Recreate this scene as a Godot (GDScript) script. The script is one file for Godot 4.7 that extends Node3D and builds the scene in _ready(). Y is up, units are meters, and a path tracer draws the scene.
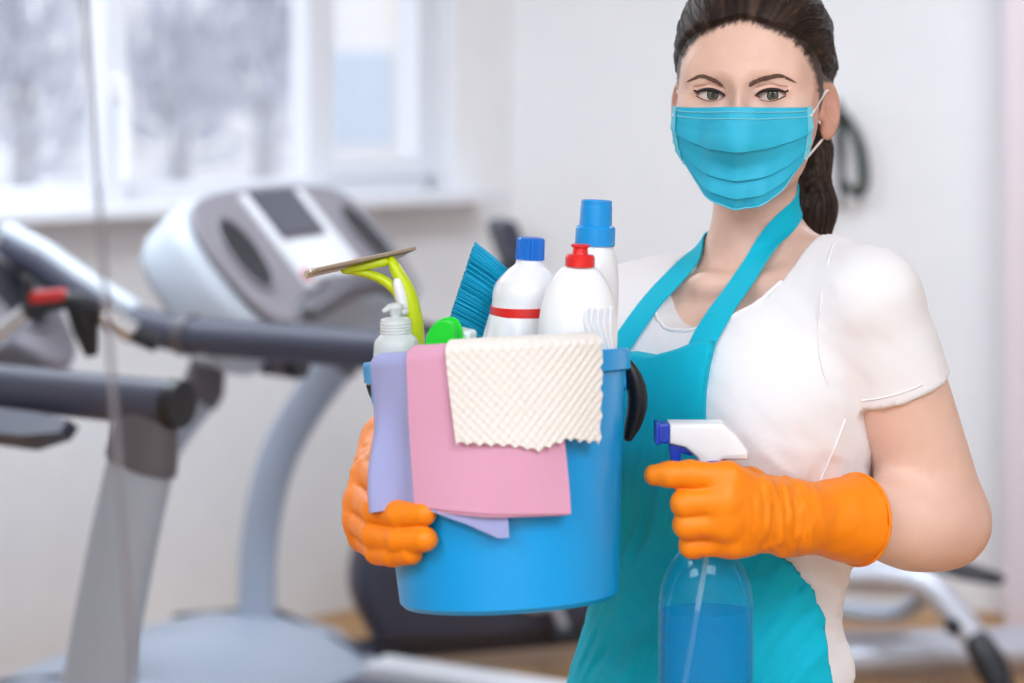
extends Node3D

func _ready() -> void:
	# camera: level, lens shifted down, focused on the woman
	var cam := Camera3D.new()
	cam.name = "camera"
	add_child(cam)
	cam.position = Vector3(0, EYE, 0)
	var att := CameraAttributesPhysical.new()
	att.frustum_focal_length = 72.0
	att.frustum_focus_distance = 1.93
	att.exposure_aperture = 3.4
	cam.attributes = att
	cam.projection = Camera3D.PROJECTION_FRUSTUM
	cam.near = 0.05
	cam.far = 200.0
	cam.size = 683.0 / F * cam.near
	cam.frustum_offset = Vector2(0, -(341.5 - HZ) / F * cam.near)
	cam.current = true
	var env := Environment.new()
	env.background_mode = Environment.BG_SKY
	var sky := Sky.new()
	var sm := ProceduralSkyMaterial.new()
	sm.sky_top_color = Color(0.93, 0.95, 1.0)
	sm.sky_horizon_color = Color(0.95, 0.965, 1.0)
	sm.ground_bottom_color = Color(0.80, 0.81, 0.83)
	sm.ground_horizon_color = Color(0.88, 0.89, 0.92)
	sm.sky_energy_multiplier = 1.3
	sky.sky_material = sm
	env.sky = sky
	env.background_energy_multiplier = 1.0
	env.tonemap_mode = Environment.TONE_MAPPER_LINEAR
	env.tonemap_exposure = 1.0
	env.sdfgi_enabled = true
	env.ssao_enabled = true
	env.ssil_enabled = true
	var we := WorldEnvironment.new()
	we.name = "world_environment"
	we.environment = env
	add_child(we)
	materials()
	if PART_LIGHT: lights_and_room()
	if PART_GYM: gym()
	if PART_PERSON: make_person()
	if PART_BUCKET: bucket_and_contents()

const PART_LIGHT := true
const PART_GYM := true
const PART_PERSON := true
const PART_BUCKET := true
# ---------------------------------------------------------------- helpers
const F := 2050.0      # focal length in pixels of the 1024 x 683 frame
const EYE := 1.57      # camera height
const CX := 512.0
const HZ := 90.0       # image row of the horizon
var M := {}
var taken := {}

func P(px: float, py: float, d: float) -> Vector3:
	return Vector3((px - CX) * d / F, EYE - (py - HZ) * d / F, -d)

func numbered(called: String) -> String:
	var n: int = taken.get(called, 0)
	taken[called] = n + 1
	return called if n == 0 else "%s_%03d" % [called, n]

func tag(o: Node, label := "", category := "", group := "", kind := "") -> Node:
	if label: o.set_meta("label", label)
	if category: o.set_meta("category", category)
	if group: o.set_meta("group", group)
	if kind: o.set_meta("kind", kind)
	return o

func thing(called: String, label: String, category: String, at := Vector3.ZERO, basis := Basis(), group := "") -> Node3D:
	var o := Node3D.new()
	o.name = numbered(called)
	add_child(o)
	o.transform = Transform3D(basis, at)
	tag(o, label, category, group)
	return o

func part(called: String, mesh: Mesh, m: Material, parent: Node, xf := Transform3D(), label := "") -> MeshInstance3D:
	var o := MeshInstance3D.new()
	o.name = called if parent != self else numbered(called)
	o.mesh = mesh
	o.material_override = m
	o.transform = xf
	parent.add_child(o, true)
	if label: o.set_meta("label", label)
	return o

func struct(called: String, mesh: Mesh, m: Material, xf := Transform3D(), parent: Node = null) -> MeshInstance3D:
	var o := part(called, mesh, m, self if parent == null else parent, xf)
	if parent == null: o.set_meta("kind", "structure")
	return o

func mat(col: Color, rough := 0.6, metal := 0.0, spec := 0.5) -> StandardMaterial3D:
	var m := StandardMaterial3D.new()
	m.albedo_color = col
	m.roughness = rough
	m.metallic = metal
	m.metallic_specular = spec
	return m

func c8(r: int, g: int, b: int, a := 255) -> Color:
	return Color(r / 255.0, g / 255.0, b / 255.0, a / 255.0)

func noise_tex(freq: float, seed_: int, octaves := 3, lo := Color.BLACK, hi := Color.WHITE, size := 256) -> NoiseTexture2D:
	var n := FastNoiseLite.new()
	n.seed = seed_
	n.frequency = freq
	n.fractal_octaves = octaves
	var t := NoiseTexture2D.new()
	t.width = size
	t.height = size
	t.seamless = true
	t.noise = n
	var g := Gradient.new()
	g.set_color(0, lo)
	g.set_color(1, hi)
	t.color_ramp = g
	return t

func bump(m: StandardMaterial3D, t: Texture2D, scale: float, tri: float) -> void:
	m.heightmap_enabled = true
	m.heightmap_texture = t
	m.heightmap_scale = scale
	m.uv1_triplanar = true
	m.uv1_scale = Vector3.ONE * tri

# ---- mesh from triangles: flips to face outward, splits normals past an angle
func build(V: PackedVector3Array, I: PackedInt32Array, ang := 40.0, C := PackedColorArray(), closed := true) -> ArrayMesh:
	if closed:
		var vol := 0.0
		for k in range(0, I.size(), 3):
			vol += V[I[k]].dot(V[I[k + 1]].cross(V[I[k + 2]]))
		if vol > 0.0:
			for k in range(0, I.size(), 3):
				var t := I[k + 1]
				I[k + 1] = I[k + 2]
				I[k + 2] = t
	var nf := I.size() / 3
	var fn := PackedVector3Array()
	fn.resize(nf)
	for f in nf:
		var a := V[I[f * 3]]
		fn[f] = (V[I[f * 3 + 2]] - a).cross(V[I[f * 3 + 1]] - a)
	var arr := []
	arr.resize(Mesh.ARRAY_MAX)
	if ang >= 179.0:
		var N := PackedVector3Array()
		N.resize(V.size())
		for f in nf:
			for j in 3:
				N[I[f * 3 + j]] += fn[f]
		for k in N.size():
			N[k] = N[k].normalized() if N[k].length_squared() > 0.0 else Vector3.UP
		arr[Mesh.ARRAY_VERTEX] = V
		arr[Mesh.ARRAY_NORMAL] = N
		arr[Mesh.ARRAY_INDEX] = I
		if C.size(): arr[Mesh.ARRAY_COLOR] = C
	else:
		var cs := cos(deg_to_rad(ang))
		var first := PackedInt32Array()
		first.resize(V.size() + 1)
		for k in I: first[k + 1] += 1
		for k in V.size(): first[k + 1] += first[k]
		var fill := first.duplicate()
		var inc := PackedInt32Array()
		inc.resize(I.size())
		for k in I.size():
			inc[fill[I[k]]] = k / 3
			fill[I[k]] += 1
		var un := PackedVector3Array()
		un.resize(nf)
		for f in nf: un[f] = fn[f].normalized()
		var V2 := PackedVector3Array()
		var N2 := PackedVector3Array()
		var C2 := PackedColorArray()
		V2.resize(I.size())
		N2.resize(I.size())
		if C.size(): C2.resize(I.size())
		for k in I.size():
			var v := I[k]
			var f := k / 3
			var n := Vector3.ZERO
			for e in range(first[v], first[v + 1]):
				var g := inc[e]
				if un[g].dot(un[f]) >= cs: n += fn[g]
			V2[k] = V[v]
			N2[k] = n.normalized() if n.length_squared() > 0.0 else Vector3.UP
			if C.size(): C2[k] = C[v]
		arr[Mesh.ARRAY_VERTEX] = V2
		arr[Mesh.ARRAY_NORMAL] = N2
		if C.size(): arr[Mesh.ARRAY_COLOR] = C2
	var m := ArrayMesh.new()
	m.add_surface_from_arrays(Mesh.PRIMITIVE_TRIANGLES, arr)
	return m

# ---- raw geometry: each returns [V, I]; join() merges several, xform() moves
func join(parts: Array) -> Array:
	var V := PackedVector3Array()
	var I := PackedInt32Array()
	for g in parts:
		var o := V.size()
		V.append_array(g[0])
		for k in g[1]: I.append(k + o)
	return [V, I]

func xform(g: Array, t: Transform3D) -> Array:
	var V := PackedVector3Array()
	for v in g[0]: V.append(t * v)
	return [V, (g[1] as PackedInt32Array).duplicate()]

func outw(g: Array) -> Array:   # orient a single closed piece before it is joined
	var V: PackedVector3Array = g[0]
	var I: PackedInt32Array = g[1]
	var vol := 0.0
	for k in range(0, I.size(), 3):
		vol += V[I[k]].dot(V[I[k + 1]].cross(V[I[k + 2]]))
	if vol > 0.0:
		for k in range(0, I.size(), 3):
			var t := I[k + 1]
			I[k + 1] = I[k + 2]
			I[k + 2] = t
	return [V, I]

func bm(g: Array, ang := 40.0) -> ArrayMesh:
	return build(g[0], g[1], ang)

func lathe(prof: Array, seg := 40, sx := 1.0, sz := 1.0) -> Array:
	var V := PackedVector3Array()
	var I := PackedInt32Array()
	var n := prof.size()
	for i in n:
		var p: Vector2 = prof[i]
		for j in seg:
			var a := TAU * j / seg
			V.append(Vector3(p.x * cos(a) * sx, p.y, p.x * sin(a) * sz))
	for i in n - 1:
		for j in seg:
			var a := i * seg + j
			var b := i * seg + (j + 1) % seg
			I.append_array([a, b, a + seg, b, b + seg, a + seg])
	for e in [0, n - 1]:
		if (prof[e] as Vector2).x > 1e-6:
			var c := V.size()
			V.append(Vector3(0, (prof[e] as Vector2).y, 0))
			for j in seg:
				var a: int = e * seg + j
				var b: int = e * seg + (j + 1) % seg
				if e == 0: I.append_array([a, c, b])
				else: I.append_array([a, b, c])
	return [V, I]

func loft(rings: Array, cap := true) -> Array:
	var V := PackedVector3Array()
	var I := PackedInt32Array()
	var m: int = rings[0].size()
	for r in rings: V.append_array(r)
	for i in rings.size() - 1:
		for j in m:
			var a := i * m + j
			var b := i * m + (j + 1) % m
			I.append_array([a, b, a + m, b, b + m, a + m])
	if cap:
		for e in [0, rings.size() - 1]:
			var c := Vector3.ZERO
			for p in rings[e]: c += p
			V.append(c / m)
			var ci := V.size() - 1
			for j in m:
				var a: int = e * m + j
				var b: int = e * m + (j + 1) % m
				if e == 0: I.append_array([a, ci, b])
				else: I.append_array([a, b, ci])
	return [V, I]

func tube(path: Array, rad, seg := 12, rounded := false, flat := 1.0, upv := Vector3.UP) -> Array:
	var pts: Array = path.duplicate()
	var n := pts.size()
	var rr := []
	for i in n: rr.append(float(rad[i]) if rad is Array else float(rad))
	if rounded:
		var p0: Vector3 = pts[0]
		var t0: Vector3 = (p0 - pts[1]).normalized()
		var p1: Vector3 = pts[n - 1]
		var t1: Vector3 = (p1 - pts[n - 2]).normalized()
		var r0: float = rr[0]
		var r1: float = rr[n - 1]
		for k in [0.5, 0.8, 0.96]:
			pts.insert(0, p0 + t0 * r0 * k); rr.insert(0, r0 * sqrt(1.0 - k * k))
			pts.append(p1 + t1 * r1 * k); rr.append(r1 * sqrt(1.0 - k * k))
		n = pts.size()
	var rings := []
	var side := Vector3.ZERO
	for i in n:
		var t: Vector3 = ((pts[mini(i + 1, n - 1)] as Vector3) - (pts[maxi(i - 1, 0)] as Vector3)).normalized()
		if i == 0:
			side = upv.cross(t)
			if side.length() < 0.05: side = Vector3.RIGHT.cross(t)
			side = side.normalized()
		else:
			side = (side - t * side.dot(t)).normalized()
		var nn := t.cross(side)
		var ring := PackedVector3Array()
		for j in seg:
			var a := TAU * j / seg
			ring.append(pts[i] + (side * cos(a) + nn * sin(a) * flat) * rr[i])
		rings.append(ring)
	return loft(rings)

func spline(ctrl: Array, per := 8) -> Array:
	var out := []
	var n := ctrl.size()
	for i in n - 1:
		var p0 = ctrl[maxi(i - 1, 0)]
		var p1 = ctrl[i]
		var p2 = ctrl[i + 1]
		var p3 = ctrl[mini(i + 2, n - 1)]
		for k in per:
			var t := float(k) / per
			out.append(0.5 * ((2.0 * p1) + (p2 - p0) * t + (2.0 * p0 - 5.0 * p1 + 4.0 * p2 - p3) * t * t + (3.0 * p1 - 3.0 * p2 + p3 - p0) * t * t * t))
	out.append(ctrl[n - 1])
	return out

func inset_poly(poly: PackedVector2Array, d: float) -> PackedVector2Array:
	var out := PackedVector2Array()
	var n := poly.size()
	var area := 0.0
	for i in n: area += poly[i].cross(poly[(i + 1) % n])
	var s := 1.0 if area > 0.0 else -1.0
	for i in n:
		var e0 := (poly[i] - poly[(i + n - 1) % n]).normalized()
		var e1 := (poly[(i + 1) % n] - poly[i]).normalized()
		var n0 := Vector2(-e0.y, e0.x) * s
		var n1 := Vector2(-e1.y, e1.x) * s
		var b := (n0 + n1)
		var l := b.length()
		b = b / l if l > 1e-6 else n0
		out.append(poly[i] + b * minf(d / maxf(b.dot(n0), 0.35), d * 2.0))
	return out

func extrude(poly: PackedVector2Array, depth: float, bevel := 0.0) -> Array:
	# outline in x, y; runs along z from 0 to depth
	var rings := []
	var n := poly.size()
	var steps := [[bevel, 0.0], [0.0, bevel], [0.0, depth - bevel], [bevel, depth]] if bevel > 0.0 else [[0.0, 0.0], [0.0, depth]]
	if bevel > 0.0: steps = [[bevel, 0.0], [bevel * 0.3, bevel * 0.3], [0.0, bevel], [0.0, depth - bevel], [bevel * 0.3, depth - bevel * 0.3], [bevel, depth]]
	for s in steps:
		var q := inset_poly(poly, s[0]) if s[0] > 0.0 else poly
		var ring := PackedVector3Array()
		for p in q: ring.append(Vector3(p.x, p.y, s[1]))
		rings.append(ring)
	var g := loft(rings, false)
	var V: PackedVector3Array = g[0]
	var I: PackedInt32Array = g[1]
	var capq := inset_poly(poly, bevel) if bevel > 0.0 else poly
	var tri := Geometry2D.triangulate_polygon(capq)
	if tri.is_empty():
		tri = Geometry2D.triangulate_polygon(poly)
		print("cap of the plain outline used")
	var last := (rings.size() - 1) * n
	var area := 0.0
	for i in n: area += poly[i].cross(poly[(i + 1) % n])
	for k in range(0, tri.size(), 3):
		var a := tri[k]
		var b := tri[k + 1]
		var c := tri[k + 2]
		# make cap winding agree with the sides
		var ccw := (capq[b] - capq[a]).cross(capq[c] - capq[a]) > 0.0
		if ccw != (area > 0.0):
			var t := b
			b = c
			c = t
		I.append_array([a, c, b, last + a, last + b, last + c])
	return [V, I]

func rrect(w: float, h: float, r: float, k := 5) -> PackedVector2Array:
	var out := PackedVector2Array()
	for q in 4:
		var cx := (w * 0.5 - r) * (1.0 if q == 0 or q == 3 else -1.0)
		var cy := (h * 0.5 - r) * (1.0 if q < 2 else -1.0)
		for i in k + 1:
			var a := PI * 0.5 * (q + float(i) / k)
			out.append(Vector2(cx + r * cos(a), cy + r * sin(a)))
	return out

func rbox(size: Vector3, r := 0.01, bev := 0.004) -> Array:   # centred
	var g := extrude(rrect(size.x, size.y, r), size.z, bev)
	return xform(g, Transform3D(Basis(), Vector3(0, 0, -size.z * 0.5)))

func box(size: Vector3, at := Vector3.ZERO) -> Array:
	var h := size * 0.5
	return xform(outw(extrude(PackedVector2Array([Vector2(-h.x, -h.y), Vector2(h.x, -h.y), Vector2(h.x, h.y), Vector2(-h.x, h.y)]), size.z)), Transform3D(Basis(), at - Vector3(0, 0, h.z)))

func sheet(top: Array, thick: float) -> Array:
	# top: rows of points; makes a closed sheet of that thickness, shifted along the surface normals
	var nr := top.size()
	var nc: int = top[0].size()
	var V := PackedVector3Array()
	var I := PackedInt32Array()
	for s in 2:
		for i in nr:
			for j in nc:
				var p: Vector3 = top[i][j]
				if s == 1:
					var du: Vector3 = (top[i][mini(j + 1, nc - 1)] as Vector3) - (top[i][maxi(j - 1, 0)] as Vector3)
					var dv: Vector3 = (top[mini(i + 1, nr - 1)][j] as Vector3) - (top[maxi(i - 1, 0)][j] as Vector3)
					p += du.cross(dv).normalized() * thick
				V.append(p)
	var o := nr * nc
	for i in nr - 1:
		for j in nc - 1:
			var a := i * nc + j
			I.append_array([a, a + 1, a + nc, a + 1, a + nc + 1, a + nc])
			I.append_array([o + a, o + a + nc, o + a + 1, o + a + 1, o + a + nc, o + a + nc + 1])
	for i in nr - 1:
		var a := i * nc
		I.append_array([a, a + nc, o + a, o + a, a + nc, o + a + nc])
		var b := i * nc + nc - 1
		I.append_array([b, o + b, b + nc, o + b, o + b + nc, b + nc])
	for j in nc - 1:
		I.append_array([j, o + j, j + 1, o + j, o + j + 1, j + 1])
		var b := (nr - 1) * nc + j
		I.append_array([b, b + 1, o + b, o + b, b + 1, o + b + 1])
	return [V, I]

# ---------------------------------------------------------------- distance fields
func smin(a: float, b: float, k: float) -> float:
	var h := maxf(k - absf(a - b), 0.0) / k
	return minf(a, b) - h * h * k * 0.25

func smax(a: float, b: float, k: float) -> float:
	var h := maxf(k - absf(a - b), 0.0) / k
	return maxf(a, b) + h * h * k * 0.25

func cap(p: Vector3, a: Vector3, b: Vector3, ra: float, rb: float) -> float:
	var pa := p - a
	var ba := b - a
	var h := clampf(pa.dot(ba) / ba.dot(ba), 0.0, 1.0)
	return (pa - ba * h).length() - lerpf(ra, rb, h)

func ell(p: Vector3, c: Vector3, r: Vector3) -> float:
	var q := (p - c) / r
	var k0 := q.length()
	var k1 := (q / r).length()
	return k0 * (k0 - 1.0) / maxf(k1, 1e-6)

func nets(field: Callable, lo: Vector3, hi: Vector3, h: float, out: Dictionary, origin := Vector3.ZERO, color = null, steps := 1, skip := AABB(), eps := 0.0) -> void:
	const B := 4
	if out.is_empty():
		out.V = PackedVector3Array(); out.N = PackedVector3Array(); out.I = PackedInt32Array(); out.C = PackedColorArray()
	var nb := Vector3i(((hi - lo) / (h * B)).ceil())
	var n := nb * B + Vector3i.ONE
	var val := PackedFloat32Array()
	val.resize(n.x * n.y * n.z)
	val.fill(1e9)
	var cellv := PackedInt32Array()
	cellv.resize(n.x * n.y * n.z)
	cellv.fill(-1)
	var sx := 1
	var sy := n.x
	var sz := n.x * n.y
	var reach := (B * h * 0.5 * 1.733 + h) * 1.25
	var active := []
	for bz in nb.z:
		for by in nb.y:
			for bx in nb.x:
				var c := lo + Vector3(bx + 0.5, by + 0.5, bz + 0.5) * (B * h)
				if absf(field.call(c)) < reach: active.append(Vector3i(bx, by, bz) * B)
	for b in active:
		for z in B + 1:
			for y in B + 1:
				for x in B + 1:
					var k: int = (b.x + x) + (b.y + y) * sy + (b.z + z) * sz
					if val[k] > 1e8:
						val[k] = field.call(lo + Vector3(b.x + x, b.y + y, b.z + z) * h)
	var first: int = out.V.size()
	var V: PackedVector3Array = out.V
	var cells := PackedInt32Array()
	var off := [0, sx, sy, sx + sy, sz, sx + sz, sy + sz, sx + sy + sz]
	var edges := [[0, 1], [2, 3], [4, 5], [6, 7], [0, 2], [1, 3], [4, 6], [5, 7], [0, 4], [1, 5], [2, 6], [3, 7]]
	for b in active:
		for z in B:
			for y in B:
				for x in B:
					var k: int = (b.x + x) + (b.y + y) * sy + (b.z + z) * sz
					var neg := 0
					for o in off:
						if val[k + o] < 0.0: neg += 1
					if neg == 0 or neg == 8: continue
					if skip.size.x > 0.0 and skip.has_point(lo + Vector3(b.x + x + 0.5, b.y + y + 0.5, b.z + z + 0.5) * h): continue
					var sum := Vector3.ZERO
					var cnt := 0
					for e in edges:
						var a := val[k + off[e[0]]]
						var c := val[k + off[e[1]]]
						if (a < 0.0) != (c < 0.0):
							var t := a / (a - c)
							var e0: int = e[0]
							var e1: int = e[1]
							var pa := Vector3(e0 & 1, (e0 >> 1) & 1, e0 >> 2)
							var pb := Vector3(e1 & 1, (e1 >> 1) & 1, e1 >> 2)
							sum += pa.lerp(pb, t)
							cnt += 1
					cellv[k] = V.size()
					V.append(lo + (Vector3(b.x + x, b.y + y, b.z + z) + sum / cnt) * h)
					cells.append(k)
	var I: PackedInt32Array = out.I
	for k in cells:
		var a := val[k] < 0.0
		for ax in 3:
			var s: int = [sx, sy, sz][ax]
			var u: int = [sy, sz, sx][ax]
			var w: int = [sz, sx, sy][ax]
			if (val[k + s] < 0.0) == a or k - u - w < 0: continue
			var q0 := cellv[k]
			var q1 := cellv[k - u]
			var q2 := cellv[k - u - w]
			var q3 := cellv[k - w]
			if q1 < 0 or q2 < 0 or q3 < 0: continue
			if a: I.append_array([q0, q2, q1, q0, q3, q2])
			else: I.append_array([q0, q1, q2, q0, q2, q3])
	# settle on the surface, normals from the field
	var N: PackedVector3Array = out.N
	var C: PackedColorArray = out.C
	var e := eps if eps > 0.0 else h * 0.35
	for k in range(first, V.size()):
		var p := V[k]
		var g := Vector3.ZERO
		for it in steps:
			var d: float = field.call(p)
			g = grad(field, p, e)
			var l := g.length()
			if l > 1e-6: p -= g / l * clampf(d / maxf(l, 0.5), -h * 0.7, h * 0.7)
		V[k] = p - origin
		N.append(g.normalized() if g.length_squared() > 1e-12 else Vector3.UP)
		if color != null: C.append(color.call(p, g.normalized()))
	out.V = V
	out.N = N
	out.I = I
	out.C = C

func grad(field: Callable, p: Vector3, e: float) -> Vector3:
	var a: float = field.call(p + Vector3(e, -e, -e))
	var b: float = field.call(p + Vector3(-e, -e, e))
	var c: float = field.call(p + Vector3(-e, e, -e))
	var d: float = field.call(p + Vector3(e, e, e))
	return Vector3(a - b - c + d, -a - b + c + d, -a + b - c + d) / (4.0 * e)

func nets_mesh(out: Dictionary) -> ArrayMesh:
	var arr := []
	arr.resize(Mesh.ARRAY_MAX)
	# wind each triangle clockwise as seen from where its normals point
	var V: PackedVector3Array = out.V
	var N: PackedVector3Array = out.N
	var I: PackedInt32Array = out.I
	for k in range(0, I.size(), 3):
		var a := V[I[k]]
		var fn := (V[I[k + 2]] - a).cross(V[I[k + 1]] - a)
		if fn.dot(N[I[k]] + N[I[k + 1]] + N[I[k + 2]]) < 0.0:
			var t := I[k + 1]
			I[k + 1] = I[k + 2]
			I[k + 2] = t
	arr[Mesh.ARRAY_VERTEX] = V
	arr[Mesh.ARRAY_NORMAL] = N
	arr[Mesh.ARRAY_INDEX] = I
	if out.C.size() == V.size(): arr[Mesh.ARRAY_COLOR] = out.C
	var m := ArrayMesh.new()
	m.add_surface_from_arrays(Mesh.PRIMITIVE_TRIANGLES, arr)
	return m

func march(field: Callable, from: Vector3, dir: Vector3, reach := 3.0, iso := 0.0) -> Vector3:
	var t := 0.0
	for i in 160:
		var p := from + dir * t
		var d: float = field.call(p) - iso
		if d < 0.0002: return p
		t += d * 0.7
		if t > reach: break
	return from + dir * minf(t, reach)

func sdpoly(p: Vector2, v: PackedVector2Array) -> float:
	var n := v.size()
	var d := (p - v[0]).length_squared()
	var s := 1.0
	var j := n - 1
	for i in n:
		var e := v[j] - v[i]
		var w := p - v[i]
		var b := w - e * clampf(w.dot(e) / e.dot(e), 0.0, 1.0)
		d = minf(d, b.length_squared())
		var c0 := p.y >= v[i].y
		var c1 := p.y < v[j].y
		var c2 := e.x * w.y > e.y * w.x
		if (c0 and c1 and c2) or (not c0 and not c1 and not c2): s = -s
		j = i
	return s * sqrt(d)

func table(rows: Array, x: float, col: int) -> float:
	if x <= rows[0][0]: return rows[0][col]
	for i in rows.size() - 1:
		if x <= rows[i + 1][0]:
			var t: float = (x - rows[i][0]) / (rows[i + 1][0] - rows[i][0])
			return lerpf(rows[i][col], rows[i + 1][col], t)
	return rows[rows.size() - 1][col]
func materials() -> void:
	M.skin = mat(Color.WHITE, 0.46, 0.0, 0.45)
	M.skin.vertex_color_use_as_albedo = true
	bump(M.skin, noise_tex(0.12, 3), 0.02, 14.0)
	M.sclera = mat(c8(212, 203, 199), 0.12)
	M.iris = mat(c8(84, 84, 70), 0.10)
	M.pupil = mat(c8(16, 14, 14), 0.08)
	M.lash = mat(c8(24, 18, 17), 0.6)
	M.brow = mat(c8(112, 82, 68), 0.6)
	M.hair = mat(Color.WHITE, 0.55, 0.0, 0.35)
	M.hair.vertex_color_use_as_albedo = true
	M.strand = mat(c8(58, 43, 36), 0.5, 0.0, 0.35)
	M.shirt = mat(c8(240, 238, 240), 0.85, 0.0, 0.3)
	M.shirt.rim_enabled = true
	M.shirt.rim = 0.25
	bump(M.shirt, noise_tex(0.35, 5, 2), 0.02, 30.0)
	M.apron = mat(c8(0, 186, 214), 0.75, 0.0, 0.35)
	M.apron.rim_enabled = true
	M.apron.rim = 0.2
	M.apron.rim_tint = 0.6
	bump(M.apron, noise_tex(0.4, 6, 2), 0.02, 30.0)
	M.glove = mat(c8(252, 138, 6), 0.48, 0.0, 0.45)
	bump(M.glove, noise_tex(0.2, 8, 3), 0.03, 16.0)
	M.mask = mat(c8(36, 182, 216), 0.55, 0.0, 0.5)
	bump(M.mask, noise_tex(0.3, 9, 2), 0.02, 40.0)
	M.mask_edge = mat(c8(110, 205, 226), 0.6)
	M.cord = mat(c8(240, 236, 232), 0.8)
	M.white_plastic = mat(c8(238, 238, 240), 0.35)
# ---------------------------------------------------------------- the gym's shell
const WC := Vector3(0.0, 0.0, -6.6)                     # far corner, where the window wall ends
var WD := Vector3(-0.767, 0.0, 0.642).normalized()      # along the window wall, towards the camera's left
var WB := Basis(WD, Vector3.UP, WD.cross(Vector3.UP))   # z points out of doors
const CEIL := 2.9

func wall_box(s0: float, s1: float, y0: float, y1: float, z0: float, z1: float) -> Array:
	return box(Vector3(s1 - s0, y1 - y0, z1 - z0), Vector3((s0 + s1) * 0.5, (y0 + y1) * 0.5, (z0 + z1) * 0.5))

func slab(a: Vector2, b: Vector2, y0: float, y1: float, t: float) -> Array:
	# upright slab whose inner face runs from a to b in plan (x, z); t to the right of that walk
	var dir := (b - a).normalized()
	var n := Vector2(-dir.y, dir.x)
	var poly := PackedVector2Array([a, b, b + n * t, a + n * t])
	return xform(outw(extrude(poly, y1 - y0)), Transform3D(Basis(Vector3.RIGHT, Vector3(0, 0, 1), Vector3(0, 1, 0)), Vector3(0, y0, 0)))

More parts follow.
